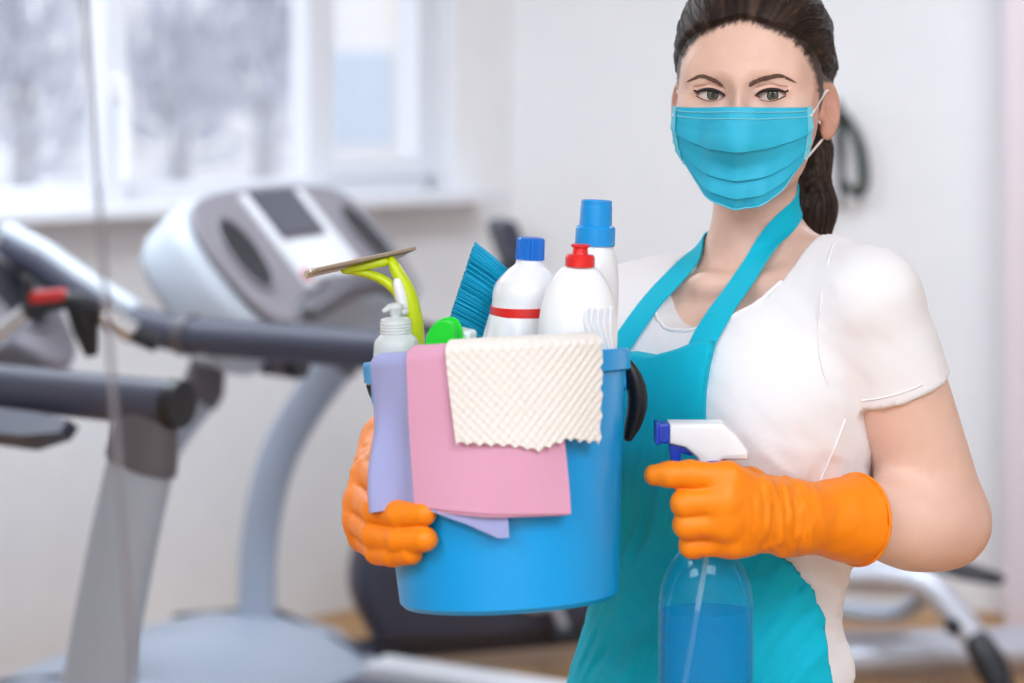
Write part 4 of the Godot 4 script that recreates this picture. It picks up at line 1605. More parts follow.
	cl.append_array([Vector2(15.0 * px, ty - 16 * px), Vector2(11 * px, ty - 14.5 * px), Vector2(5 * px, ty - 14.5 * px), Vector2(5 * px, ty - 10 * px), Vector2(0.0001, ty - 10 * px)])
	part("collar", bm(lathe(cl, 48), 35.0), M.frost, t)
	part("pump_head", bm(join([outw(lathe([Vector2(0.0001, ty - 13 * px), Vector2(5.5 * px, ty - 12 * px), Vector2(7 * px, ty - 7 * px), Vector2(8.5 * px, ty - 4 * px), Vector2(7.5 * px, ty - 1 * px), Vector2(3 * px, ty), Vector2(0.0001, ty)], 32)), outw(tube([Vector3(0, ty - 4.5 * px, 0), Vector3(-7 * px, ty - 4.5 * px, 0.004), Vector3(-10.5 * px, ty - 6.5 * px, 0.006)], [3.6 * px, 3.2 * px, 2.4 * px], 12, true)), outw(tube([Vector3(0, ty - 4 * px, 0), Vector3(10 * px, ty - 4.5 * px, -0.003)], [3.4 * px, 2.6 * px], 12, true))]), 45.0), M.frost, t)

func tools() -> void:
	# squeegee: lime handle forking into a crossbar that carries the blade
	M.lime = mat(c8(196, 214, 8), 0.35)
	M.rubber_tan = mat(c8(150, 132, 112), 0.5)
	M.pale_metal = mat(c8(206, 196, 180), 0.35, 0.35)
	var d := 1.864
	var t := thing("squeegee", "lime green window squeegee with a tan blade standing in the bucket", "squeegee", P(424, 478, d))
	var o := t.position
	var L := func(x: float, y: float, dd := 0.0): return P(x, y, d + dd) - o
	var handle := spline([L.call(421, 470), L.call(417, 400), L.call(415, 345), L.call(414, 320), L.call(408, 293), L.call(399, 275), L.call(392, 262, 0.004)], 6)
	var hr := []
	for k in handle.size(): hr.append(lerpf(0.0125, 0.0062, pow(float(k) / (handle.size() - 1), 2.0)))
	part("handle", bm(tube(handle, hr, 16, true, 0.75), 60.0), M.lime, t)
	var fork := spline([L.call(402, 302), L.call(396, 291), L.call(383, 280), L.call(365, 273), L.call(347, 270, -0.006)], 6)
	var fr := []
	for k in fork.size(): fr.append(lerpf(0.0068, 0.0052, float(k) / (fork.size() - 1)))
	part("handle_fork", bm(tube(fork, fr, 12, true, 0.75), 60.0), M.lime, t)
	var c0: Vector3 = L.call(345, 270, -0.01)
	var c1: Vector3 = L.call(385, 262, 0.0)
	part("crossbar", bm(tube([c0, c0.lerp(c1, 0.35), c1], [0.0040, 0.0040, 0.0040], 10, true), 60.0), M.lime, t)
	part("swivel_sleeve", bm(tube([L.call(404, 309, -0.006), L.call(401, 295, -0.006), L.call(398, 284, -0.006)], [0.0065, 0.0072, 0.0060], 14, true, 0.8), 60.0), M.white_plastic, t)
	# blade: a channel and a rubber lip, seen nearly along its width
	var e0: Vector3 = L.call(309, 273, -0.035)
	var e1: Vector3 = L.call(405, 252, 0.030)
	var along := (e1 - e0).normalized()
	var up := Vector3(0.1, 0.20, 0.97)
	up = (up - along * up.dot(along)).normalized()
	var bb := Basis(along, up, along.cross(up))
	var ln := (e1 - e0).length()
	part("blade_channel", bm(xform(rbox(Vector3(ln, 0.012, 0.0065), 0.002, 0.001), Transform3D(bb, (e0 + e1) * 0.5 - up * 0.004))), M.pale_metal, t)
	part("rubber_blade", bm(xform(rbox(Vector3(ln * 1.01, 0.022, 0.0026), 0.0008, 0.0004), Transform3D(bb, (e0 + e1) * 0.5 + up * 0.008 + bb.z * 0.001))), M.rubber_tan, t)

	# dust brush: fan of blue bristles on a pale stem
	M.bristle = mat(c8(0, 160, 200), 0.5)
	d = 1.918
	t = thing("dish_brush", "turquoise bristle brush fanned out between squeegee and blue capped bottle", "brush", P(474, 480, d))
	o = t.position
	L = func(x: float, y: float, dd := 0.0): return P(x, y, d + dd) - o
	part("handle", bm(tube([L.call(474, 478), L.call(478, 420), L.call(483, 366)], [0.009, 0.009, 0.008], 14, true), 60.0), M.white_plastic, t)
	var rng := RandomNumberGenerator.new()
	rng.seed = 3
	for row in 15:                                   # tufts in rows, pointing away from the back
		var u := row / 14.0
		var hairs := []
		var root: Vector3 = L.call(lerpf(506, 488, u), lerpf(272, 338, u))
		var tip: Vector3 = L.call(lerpf(474, 450, u), lerpf(246, 319, u))
		for k in 34:
			var w := rng.randf_range(-2.9, 2.9)
			var zz := rng.randf_range(-0.014, 0.014)
			var a := root + Vector3(w * 0.0002, w * 0.00085, zz * 0.7)
			var b := tip + Vector3(w * 0.0003 + rng.randf_range(-0.0012, 0.0012), w * 0.00095, zz)
			hairs.append(outw(tube([a, a.lerp(b, 0.5) + Vector3(0, 0.0006, 0), b], [0.0009, 0.0009, 0.0008], 5)))
		part("bristle_tuft", bm(join(hairs), 60.0), M.bristle, t)
	part("brush_back", bm(tube([L.call(503, 274), L.call(499, 300), L.call(489, 340), L.call(482, 370)], [0.003, 0.006, 0.008, 0.007], 12, true, 0.8), 60.0), M.bristle, t)

	# green scouring sponge with rounded corner
	M.green = mat(c8(10, 226, 40), 0.75)
	M.green.rim_enabled = true
	bump(M.green, noise_tex(0.3, 21, 3), 0.08, 20.0)
	M.clear = mat(c8(225, 238, 236), 0.3)
	d = 1.795
	t = thing("scrubber", "bright green hand scrubber with a pale back leaning behind the pink cloth", "scrubber", P(441, 360, d), Basis(Vector3.UP, -0.35) * Basis(Vector3.FORWARD, 0.16))
	var pxs := d / F
	var pl := PackedVector2Array()
	for q in [[-14, -36], [14, -36], [16, 20], [9, 40], [-5, 38], [-14, 22]]: pl.append(Vector2(q[0], q[1]) * pxs)
	var sm := []
	for q in pl: sm.append(q)
	sm.append(pl[0])
	var ou := PackedVector2Array(spline(sm, 5).slice(0, -1))
	part("scouring_pad", bm(xform(extrude(ou, 0.012, 0.0010), Transform3D(Basis(), Vector3(0, 0, 0.0))), 40.0), M.green, t)
	part("pad_edge", bm(xform(extrude(inset_poly(ou, -0.0012), 0.004, 0.0006), Transform3D(Basis(), Vector3(0, 0, -0.0042))), 40.0), M.green, t)
	part("back", bm(xform(rbox(Vector3(30 * pxs, 68 * pxs, 0.018), 0.004, 0.003), Transform3D(Basis(), Vector3(10 * pxs, -1 * pxs, -0.0145))), 40.0), M.clear, t)

func cloths() -> void:
	M.lavender = mat(c8(186, 192, 240), 0.95, 0.0, 0.2)
	M.pink = mat(c8(250, 184, 210), 0.95, 0.0, 0.2)
	M.waffle = mat(c8(236, 230, 224), 0.95, 0.0, 0.2)
	var felt := noise_tex(0.25, 31, 4)
	for m in [M.lavender, M.pink]:
		m.rim_enabled = true
		m.rim = 0.4
		m.rim_tint = 0.5
		bump(m, felt, 0.06, 22.0)
		m.albedo_texture = noise_tex(0.22, 32, 4, Color(0.80, 0.80, 0.84), Color(1, 1, 1))
	M.waffle.rim_enabled = true
	M.waffle.rim = 0.3
	bump(M.waffle, felt, 0.04, 26.0)
	var yb := func(py: float): return (BB.inverse() * (P(480, py, 1.72) - BC)).y
	# lavender cloth: long fold at the left, a corner peeping out under the pink one
	var drop_l := func(u: float):
		var py := table([[0.0, 512.0], [0.16, 508.0], [0.26, 502.0], [0.34, 503.0], [0.50, 510.0], [0.75, 524.0], [0.93, 538.0], [1.0, 538.0]], u, 1)
		return yb.call(py)
	var wob_l := func(u: float, s: float, full: float):
		var f := smoothstep(0.09, 0.18, s)
		var k := exp(-pow((u - 0.19) / 0.08, 2.0))
		return Vector2(f * (0.007 * sin(u * 17.0) * (1.0 - smoothstep(0.25, 0.45, u)) - 0.013 * k * smoothstep(0.12, 0.22, s) + 0.012 * (1.0 - smoothstep(0.2, 0.4, u)) * smoothstep(0.1, 0.2, s)), f * -0.02 * k)
	part_cloth("cloth", "lavender cleaning cloth hanging over the rim at the bucket's left", bm(sheet(hang(-0.002, 0.0, -62.0, 2.0, 0.000, wob_l, 70, 60, drop_l), 0.0016), 60.0), M.lavender)
	var drop_p := func(u: float): return yb.call(table([[0.0, 504.0], [0.5, 513.0], [1.0, 519.0]], u, 1))
	var wob_p := func(u: float, s: float, full: float): return Vector2(0.0025 * sin(u * 7.0 + s * 20.0) * smoothstep(0.08, 0.16, s), 0.12 * (u - 0.35) * smoothstep(0.08, 0.22, s))
	part_cloth("cloth", "pink cleaning cloth folded double over the front of the bucket", bm(sheet(hang(0.003, 0.0, -36.0, 24.0, 0.0040, wob_p, 50, 50, drop_p), 0.0016), 60.0), M.pink)
	var drop_p2 := func(u: float): return yb.call(table([[0.0, 507.5], [0.5, 516.5], [1.0, 520.5]], u, 1))
	var under := part("under_layer", bm(sheet(hang(0.002, 0.0, -35.5, 23.6, 0.0020, wob_p, 50, 50, drop_p2), 0.0014), 60.0), M.pink, get_node("cloth_001"), Transform3D(Basis(), -get_node("cloth_001").position))
	# white waffle cloth: raised ribs and a scalloped edge
	var drop_w := func(u: float):
		return yb.call(table([[0.0, 443.0], [0.35, 448.0], [0.55, 455.0], [0.60, 452.0], [0.75, 446.0], [1.0, 452.0]], u, 1)) + 0.0028 * absf(sin(u * PI * 13.0))
	var wob_w := func(u: float, s: float, full: float):
		var bumpy := 0.0006 * sin(u * 105.0) * sin(s * 700.0)
		var scal := 0.020 * absf(sin(s * 190.0)) * (smoothstep(0.93, 1.0, u))
		return Vector2(bumpy + 0.003 * sin(u * 5.0) * smoothstep(0.1, 0.2, s), scal + 0.10 * (u - 0.5) * smoothstep(0.2, 0.05, s))
	part_cloth("cloth", "white waffle weave cloth with scalloped edge over the front of the bucket", bm(sheet(hang(0.006, 0.0, -15.0, 40.0, 0.0090, wob_w, 170, 130, drop_w, 0.04), 0.0020), 60.0), M.waffle)

func part_cloth(called: String, label: String, mesh: ArrayMesh, m: Material) -> void:
	# node at the cloth's own middle on the rim
	var bb := mesh.get_aabb()
	var at := Vector3(bb.get_center().x, bb.position.y, bb.get_center().z)
	var arr := mesh.surface_get_arrays(0)
	var V: PackedVector3Array = arr[Mesh.ARRAY_VERTEX]
	for k in V.size(): V[k] -= at
	arr[Mesh.ARRAY_VERTEX] = V
	var am := ArrayMesh.new()
	am.add_surface_from_arrays(Mesh.PRIMITIVE_TRIANGLES, arr)
	var o := part(called, am, m, self, Transform3D(Basis(), at))
	tag(o, label, "cloth", "cleaning cloths hung over the bucket rim")

func spray_bottle() -> void:
	M.spray_clear = mat(c8(0, 160, 215, 56), 0.05)
	M.spray_clear.metallic_specular = 0.32
	M.spray_clear.transparency = BaseMaterial3D.TRANSPARENCY_ALPHA
	M.spray_liquid = mat(c8(0, 138, 215, 130), 0.04)
	M.spray_liquid.metallic_specular = 0.25
	M.spray_liquid.transparency = BaseMaterial3D.TRANSPARENCY_ALPHA
	M.royal = mat(c8(18, 62, 186), 0.3)
	M.tube_clear = mat(c8(200, 236, 248, 90), 0.1)
	M.tube_clear.transparency = BaseMaterial3D.TRANSPARENCY_ALPHA
	var d := 1.845
	var px := d / F
	var bot := P(706, 722, d)
	var t := thing("spray_bottle", "clear blue trigger spray bottle with white and blue head in the woman's gloved hand", "spray bottle", bot)
	var Y := func(py: float): return P(706, py, d).y - bot.y
	# flattened body: wide across the picture
	var w0 := 48.0 * px
	var outer := [Vector2(0.90 * w0, 0.0), Vector2(0.99 * w0, 0.004), Vector2(w0, 0.02), Vector2(w0, Y.call(625)), Vector2(0.985 * w0, Y.call(600)), Vector2(0.90 * w0, Y.call(580)), Vector2(0.70 * w0, Y.call(560)), Vector2(0.47 * w0, Y.call(545)), Vector2(0.32 * w0, Y.call(530)), Vector2(0.27 * w0, Y.call(510)), Vector2(0.27 * w0, Y.call(468))]
	var prof := [Vector2(0.0001, 0.0)]
	prof.append_array(spline(outer, 5))
	part("bottle_body", bm(lathe(prof, 72, 1.0, 0.62), 40.0), M.spray_clear, t)
	var lv: float = Y.call(610)
	var liq := [Vector2(0.0001, 0.0026)]
	for q in spline(outer, 5):
		if q.y > lv: break
		liq.append(Vector2(q.x - 0.0020, maxf(q.y, 0.0026)))
	liq.append(Vector2(0.985 * w0 - 0.0020, lv))
	liq.append(Vector2(0.0001, lv))
	part("blue_cleaner", bm(lathe(liq, 72, 1.0, 0.62), 40.0), M.spray_liquid, t)
	part("dip_tube", bm(tube([Vector3(0.004, Y.call(470), 0), Vector3(0.0, Y.call(560), 0), Vector3(-0.024, 0.006, 0.0)], 0.0026, 12), 60.0), M.tube_clear, t)
	# moulded frame lines down both flanks
	for s in [-1.0, 1.0]:
		var fl := []
		for q in spline([Vector2(0.84 * w0, 0.01), Vector2(0.84 * w0, Y.call(625)), Vector2(0.80 * w0, Y.call(600)), Vector2(0.66 * w0, Y.call(575)), Vector2(0.45 * w0, Y.call(556))], 6):
			var zz: float = 0.62 * sqrt(maxf(w0 * w0 - q.x * q.x, 1e-8)) * (1.0 if q.y < Y.call(610) else 0.9)
			fl.append(Vector3(s * q.x, q.y, zz))
		part("moulded_rib", bm(tube(fl, 0.0012, 8), 60.0), M.spray_clear, t)
	# trigger head
	part("collar", bm(xform(lathe([Vector2(0.0001, 0), Vector2(15.5 * px, 0), Vector2(15.5 * px, 16 * px), Vector2(13 * px, 18 * px), Vector2(0.0001, 18 * px)], 40), Transform3D(Basis(), Vector3(5 * px, Y.call(475), 0))), 30.0), M.royal, t)
	var hp := PackedVector2Array()
	for q in [[668, 421], [722, 421], [736, 433], [747, 449], [747, 458], [722, 458], [714, 464], [699, 464], [696, 456], [684, 446], [668, 442]]: hp.append(Vector2((q[0] - 706) * px, Y.call(q[1])))
	part("sprayer_head", bm(xform(extrude(hp, 0.026, 0.005), Transform3D(Basis(), Vector3(0, 0, -0.013))), 35.0), M.white_plastic, t)
	part("nozzle", bm(xform(rbox(Vector3(14 * px, 20 * px, 0.022), 0.003, 0.002), Transform3D(Basis(), Vector3((662 - 706) * px, Y.call(432), 0))), 35.0), M.royal, t)
	part("nozzle_lip", bm(xform(rbox(Vector3(4 * px, 22 * px, 0.024), 0.001, 0.001), Transform3D(Basis(), Vector3((656.5 - 706) * px, Y.call(432), 0))), 35.0), M.royal, t)
	var tp := PackedVector2Array()
	for q in [[668, 440], [684, 443], [697, 452], [690, 455], [681, 452], [679, 470], [676, 482], [669, 482], [671, 464]]: tp.append(Vector2((q[0] - 706) * px, Y.call(q[1])))
	part("trigger", bm(xform(extrude(tp, 0.014, 0.002), Transform3D(Basis(), Vector3(0, 0, -0.007))), 35.0), M.royal, t)
# ---------------------------------------------------------------- gym machines
const TU := Vector3(0.882, 0.0, 0.471)

func treadmill(label: String, at: Vector3, half: float, rail_y: float, rail_end: float, con: Vector3, con_turn: float, post: Array, post_r: float, rail_r: float, near: bool) -> Node3D:
	# x runs from the console to where the runner stands, z towards the camera
	var b := Basis(TU, Vector3.UP, TU.cross(Vector3.UP))
	var t := thing("treadmill", label, "treadmill", at, b)
	# deck
	var dw := 0.38
	part("deck", bm(xform(rbox(Vector3(1.62, 0.11, dw * 2.0 - 0.03), 0.02, 0.006), Transform3D(Basis(), Vector3(1.02, 0.085, 0))), 30.0), M.machine_dark, t)
	part("running_belt", bm(xform(rbox(Vector3(1.50, 0.02, dw * 2.0 - 0.24), 0.008, 0.003), Transform3D(Basis(), Vector3(1.04, 0.148, 0))), 30.0), M.belt, t)
	for s in [-1.0, 1.0]:
		part("foot_rail", bm(xform(rbox(Vector3(1.52, 0.05, 0.11), 0.016, 0.006), Transform3D(Basis(), Vector3(1.06, 0.160, s * (dw - 0.05)))), 30.0), M.machine_light, t)
		part("rear_foot", bm(xform(rbox(Vector3(0.09, 0.05, 0.10), 0.012, 0.004), Transform3D(Basis(), Vector3(1.78, 0.025, s * (dw - 0.07)))), 30.0), M.machine_dark, t)
		part("front_foot", bm(xform(rbox(Vector3(0.09, 0.03, 0.10), 0.010, 0.004), Transform3D(Basis(), Vector3(-0.25, 0.015, s * (dw - 0.07)))), 30.0), M.machine_dark, t)
	# motor hood: rings along x
	var rings := []
	for q in [[-0.46, 0.06, 0.36], [-0.44, 0.12, 0.40], [-0.34, 0.205, 0.42], [-0.18, 0.255, 0.425], [0.02, 0.275, 0.425], [0.16, 0.250, 0.42], [0.27, 0.205, 0.41], [0.31, 0.17, 0.40]]:
		var ring := PackedVector3Array()
		var h: float = q[1]
		var w: float = q[2]
		for p in [[-1.0, 0.03], [-1.0, 0.6], [-0.96, 0.82], [-0.86, 0.94], [-0.5, 1.0], [0.0, 1.02], [0.5, 1.0], [0.86, 0.94], [0.96, 0.82], [1.0, 0.6], [1.0, 0.03]]:
			ring.append(Vector3(q[0], maxf(h * p[1], 0.03), w * p[0]))
		rings.append(ring)
	part("motor_hood", bm(loft(rings), 45.0), M.machine_grey, t)
	for s in [-1.0, 1.0]:
		part("hood_trim", bm(tube([Vector3(-0.30, 0.215, s * 0.34), Vector3(0.0, 0.272, s * 0.33), Vector3(0.29, 0.198, s * 0.32)], [0.010, 0.012, 0.010], 8, true, 0.6), 60.0), M.machine_dark, t)
	# uprights, handrails
	for s in [-1.0, 1.0]:
		var far: bool = near and s < 0.0        # that side is carried by the console arm
		var pts := []
		for p in post: pts.append(Vector3(p[0] + (0.26 if near and s < 0.0 else 0.0), p[1], s * half))
		var fine := spline(pts, 7)
		var rr := []
		for k in fine.size(): rr.append(post_r * lerpf(1.05, 0.92, float(k) / fine.size()))
		if not far: part("upright", bm(tube(fine, rr, 18, false, 0.55, Vector3(0, 0, 1)), 60.0), M.machine_grey, t)
		var top: Vector3 = pts[pts.size() - 1]
		if not far: part("rail_bracket", bm(tube([top - (top - pts[pts.size() - 2] as Vector3).normalized() * 0.015, top, Vector3(top.x + 0.012, rail_y - 0.01, top.z)], [post_r * 1.02, post_r * 1.0, post_r * 0.85], 18, false, 0.6, Vector3(0, 0, 1)), 50.0), M.machine_bracket, t)
		var front := [Vector3(con.x + 0.10, rail_y + 0.01, s * half)] if not near else [Vector3(-0.60, rail_y + 0.165, s * half * 1.02), Vector3(-0.50, rail_y + 0.130, s * half), Vector3(-0.40, rail_y + 0.078, s * half), Vector3(-0.27, rail_y + 0.020, s * half)]
		front.append_array([Vector3(-0.12 if near else (con.x + rail_end) * 0.5, rail_y + 0.003, s * half), Vector3(rail_end + (0.26 if near and s < 0.0 else 0.0), rail_y, s * half)])
		var rl := part("handrail", bm(tube(front, rail_r, 20), 50.0), M.rail, t)
		if near:
			var cover := []
			for q in front.slice(0, 4): cover.append(q + Vector3(0, rail_r * 0.75, 0))
			part("rail_cover", bm(tube(cover, rail_r * 0.62, 12, true), 50.0), M.machine_pale, rl)
		part("end_cap", bm(tube([Vector3(rail_end + (0.26 if near and s < 0.0 else 0.0) - 0.012, rail_y, s * half), Vector3(rail_end + (0.26 if near and s < 0.0 else 0.0) + 0.010, rail_y, s * half)], [rail_r * 1.06, rail_r * 0.98], 20, false), 40.0), M.machine_black, rl)
		part("collar", bm(tube([Vector3((-0.14 if near else con.x + 0.115), rail_y + 0.005, s * half), Vector3((-0.11 if near else con.x + 0.14), rail_y + 0.004, s * half)], rail_r * 1.12, 20), 40.0), M.machine_bracket, rl)
	# console: shell, face with display and two bottle wells
	var tilt := deg_to_rad(42.0)
	var nrm := Vector3(cos(tilt), sin(tilt), 0)
	var up := Vector3(-sin(tilt), cos(tilt), 0)
	var cb := Basis(up.cross(nrm), up, nrm)
	var c := Transform3D(Basis(Vector3.UP, con_turn) * cb, con)
	var ol := []
	for q in [[-0.30, -0.205], [-0.385, -0.17], [-0.425, -0.07], [-0.425, 0.06], [-0.385, 0.150], [-0.29, 0.195], [-0.14, 0.210], [0.0, 0.212], [0.14, 0.210], [0.29, 0.195], [0.385, 0.150], [0.425, 0.06], [0.425, -0.07], [0.385, -0.17], [0.30, -0.205], [0.20, -0.150], [0.0, -0.120], [-0.20, -0.150], [-0.30, -0.205]]:
		ol.append(Vector2(q[0], q[1]))
	var sm := PackedVector2Array(spline(ol, 4).slice(0, -1))
	var shell := part("console_shell", bm(xform(extrude(sm, 0.17, 0.05), Transform3D(Basis(), Vector3(0, 0, -0.17))), 45.0), M.machine_pale, t, c)
	var face := PackedVector2Array()
	for p in inset_poly(sm, 0.022): face.append(p)
	part("console_face", bm(xform(extrude(face, 0.022, 0.008), Transform3D(Basis(), Vector3(0, 0, -0.008))), 45.0), M.machine_mauve, shell)
	for s in [-1.0, 1.0]:
		# oblong bottle well: dark bowl with a lip
		part("bottle_well", bm(xform(extrude(rrect(0.115, 0.190, 0.050, 7), 0.008, 0.003), Transform3D(Basis(Vector3(0, 0, 1), s * 0.18), Vector3(s * 0.295, 0.01, 0.0105))), 40.0), M.machine_black, shell)
		part("well_lip", bm(tube(oval(0.064, 0.100, s * 0.295, 0.01, 0.016, s * 0.18), 0.006, 8), 60.0), M.machine_mauve, shell)
		part("face_stripe", bm(xform(rbox(Vector3(0.034, 0.270, 0.010), 0.006, 0.002), Transform3D(Basis(), Vector3(s * 0.130, 0.030, 0.017))), 30.0), M.machine_light, shell)
	part("display", bm(xform(rbox(Vector3(0.205, 0.130, 0.012), 0.006, 0.002), Transform3D(Basis(), Vector3(0, 0.105, 0.017))), 30.0), M.display, shell)
	part("key_panel", bm(xform(rbox(Vector3(0.205, 0.110, 0.010), 0.006, 0.002), Transform3D(Basis(), Vector3(0, -0.030, 0.017))), 30.0), M.machine_light, shell)
	for s in [-1.0, 1.0]:
		part("key", bm(xform(rbox(Vector3(0.026, 0.026, 0.008), 0.010, 0.002), Transform3D(Basis(), Vector3(s * 0.130, -0.075, 0.024))), 30.0), M.machine_red, shell)
	part("hand_pod", bm(tube([Vector3(-0.22, -0.165, 0.02), Vector3(-0.10, -0.150, 0.06), Vector3(0.0, -0.145, 0.07), Vector3(0.10, -0.150, 0.06), Vector3(0.22, -0.165, 0.02)], [0.022, 0.030, 0.034, 0.030, 0.022], 16, true), 60.0), M.machine_bracket, shell)
	if near:
		var bd := 3.72
		var L := func(px: float, py: float): return b.inverse() * (P(px, py, bd) - at)
		var rest := part("front_bar", bm(tube(spline([L.call(-40, 362), L.call(0, 336), L.call(30, 312), L.call(50, 303), L.call(75, 301), L.call(100, 311), L.call(128, 330), L.call(158, 344)], 6), 0.017, 12), 60.0), M.machine_black, t)
		part("pulse_grip", bm(tube([L.call(-22, 350), L.call(2, 334.5), L.call(27, 314.5)], 0.0195, 14), 60.0), M.steel, rest)
		part("pulse_grip", bm(tube([L.call(104, 313.5), L.call(118, 323), L.call(134, 333)], 0.0195, 14), 60.0), M.steel, rest)
		part("bar_bracket", bm(tube([L.call(82, 305), L.call(86, 330), L.call(92, 356)], [0.03, 0.024, 0.012], 10), 50.0), M.machine_black, rest)
		part("safety_key", bm(xform(rbox(Vector3(0.064, 0.020, 0.04), 0.008, 0.003), Transform3D(b.inverse() * Basis(Vector3(0, 0, 1), 0.10), L.call(49, 296))), 30.0), M.machine_red, t)
		part("key_stem", bm(tube([L.call(28, 311), L.call(27, 281)], 0.010, 10, true), 50.0), M.machine_black, t)
	return t

func oval(a: float, b: float, x: float, y: float, z: float, turn: float) -> Array:
	var o := []
	for k in 33:
		var w := TAU * k / 32.0
		var q := Vector2(a * cos(w), b * sin(w)).rotated(turn)
		o.append(Vector3(x + q.x, y + q.y, z))
	return o

func gym() -> void:
	M.machine_grey = mat(c8(164, 174, 190), 0.4)
	M.machine_pale = mat(c8(196, 206, 218), 0.4)
	M.machine_light = mat(c8(226, 228, 234), 0.35)
	M.machine_mauve = mat(c8(134, 130, 138), 0.45)
	M.machine_dark = mat(c8(58, 60, 76), 0.45)
	M.machine_black = mat(c8(26, 28, 36), 0.45)
	M.machine_bracket = mat(c8(92, 90, 98), 0.4)
	M.machine_red = mat(c8(200, 40, 36), 0.4)
	M.belt = mat(c8(92, 92, 108), 0.8)
	M.rail = mat(c8(66, 70, 88), 0.5)
	M.display = mat(c8(78, 80, 92), 0.2)
	M.steel = mat(c8(206, 208, 212), 0.25, 0.8)
	M.silver = mat(c8(196, 200, 212), 0.35, 0.4)
	treadmill("grey treadmill by the window with a curved upright and tilted console", Vector3(-0.762, 0, -4.844), 0.28, 0.985, 0.50, Vector3(0.335, 1.20, 0), 0.10, [[0.0, 0.15], [0.0, 0.42], [0.05, 0.64], [0.145, 0.80], [0.25, 0.92]], 0.052, 0.030, false)
	var a := treadmill("nearest grey treadmill at the left edge with dark handrails and a red safety key", Vector3(-0.713, 0, -3.755), 0.36, 1.072, 0.40, Vector3(-0.53, 1.13, 0), 0.0, [[0.18, 0.15], [0.20, 0.40], [0.24, 0.62], [0.285, 0.82], [0.33, 0.985]], 0.066, 0.038, true)
	part("side_grip", bm(tube([Vector3(-0.45, 1.035, 0.42), Vector3(0.17, 1.020, 0.425), Vector3(0.235, 1.028, 0.425)], [0.046, 0.044, 0.024], 4, false, 0.7), 30.0), M.rail, a)
	part("grip_bracket", bm(tube([Vector3(-0.3, 1.09, 0.36), Vector3(-0.3, 1.02, 0.42)], 0.018, 10), 30.0), M.machine_black, a)
	bike()
	elliptical()
	wall_handle()
	cable()

func bike() -> void:
	var at := Vector3(-0.085, 0, -5.58)
	var t := thing("exercise_bike", "dark exercise bike standing behind the bucket beyond the treadmill", "exercise bike", at, Basis(Vector3.UP, 0.3))
	var hp := []
	for q in [[-0.30, 0.10], [-0.36, 0.24], [-0.32, 0.40], [-0.18, 0.52], [0.0, 0.53], [0.16, 0.44], [0.32, 0.34], [0.40, 0.22], [0.34, 0.11], [0.1, 0.08], [-0.15, 0.08], [-0.30, 0.10]]: hp.append(Vector2(q[0], q[1]))
	part("flywheel_housing", bm(xform(extrude(PackedVector2Array(spline(hp, 5).slice(0, -1)), 0.16, 0.035), Transform3D(Basis(), Vector3(0, 0, -0.08))), 45.0), M.machine_dark, t)
	part("crank_disc", bm(xform(lathe([Vector2(0.0001, 0), Vector2(0.09, 0), Vector2(0.10, 0.008), Vector2(0.09, 0.016), Vector2(0.0001, 0.018)], 32), Transform3D(Basis(Vector3.RIGHT, PI / 2), Vector3(0.14, 0.26, 0.08))), 40.0), M.silver, t)
	part("crank_arm", bm(tube([Vector3(0.14, 0.26, 0.11), Vector3(0.20, 0.12, 0.115)], 0.014, 10, true), 50.0), M.silver, t)
	part("pedal", bm(xform(rbox(Vector3(0.10, 0.026, 0.08), 0.01, 0.003), Transform3D(Basis(), Vector3(0.20, 0.11, 0.16)))), M.machine_black, t)
	for x in [-0.36, 0.46]:
		part("floor_bar", bm(tube([Vector3(x, 0.04, -0.25), Vector3(x, 0.04, 0.25)], 0.034, 14, true), 50.0), M.silver, t)
	part("bottom_beam", bm(tube([Vector3(-0.36, 0.07, 0), Vector3(0.46, 0.07, 0)], 0.032, 12), 50.0), M.machine_dark, t)
	part("seat_post", bm(tube([Vector3(0.18, 0.40, 0), Vector3(0.28, 0.74, 0)], 0.024, 12), 50.0), M.silver, t)
	part("saddle", bm(tube([Vector3(0.14, 0.775, 0), Vector3(0.24, 0.78, 0), Vector3(0.36, 0.785, 0)], [0.025, 0.06, 0.09], 16, true, 0.45), 60.0), M.machine_black, t)
	part("mast", bm(tube([Vector3(-0.14, 0.48, 0), Vector3(-0.02, 0.85, 0), Vector3(0.06, 1.09, 0)], [0.035, 0.028, 0.024], 14), 50.0), M.machine_dark, t)
	part("console", bm(xform(rbox(Vector3(0.05, 0.15, 0.15), 0.02, 0.01), Transform3D(Basis(Vector3(0, 0, 1), 0.35), Vector3(0.08, 1.145, 0))), 40.0), M.machine_dark, t)
	for s in [-1.0, 1.0]:
		part("handlebar", bm(tube(spline([Vector3(0.02, 0.94, 0), Vector3(0.03, 0.94, s * 0.10), Vector3(0.10, 0.93, s * 0.15), Vector3(0.20, 0.92, s * 0.15)], 6), 0.016, 10, true), 60.0), M.machine_black, t)

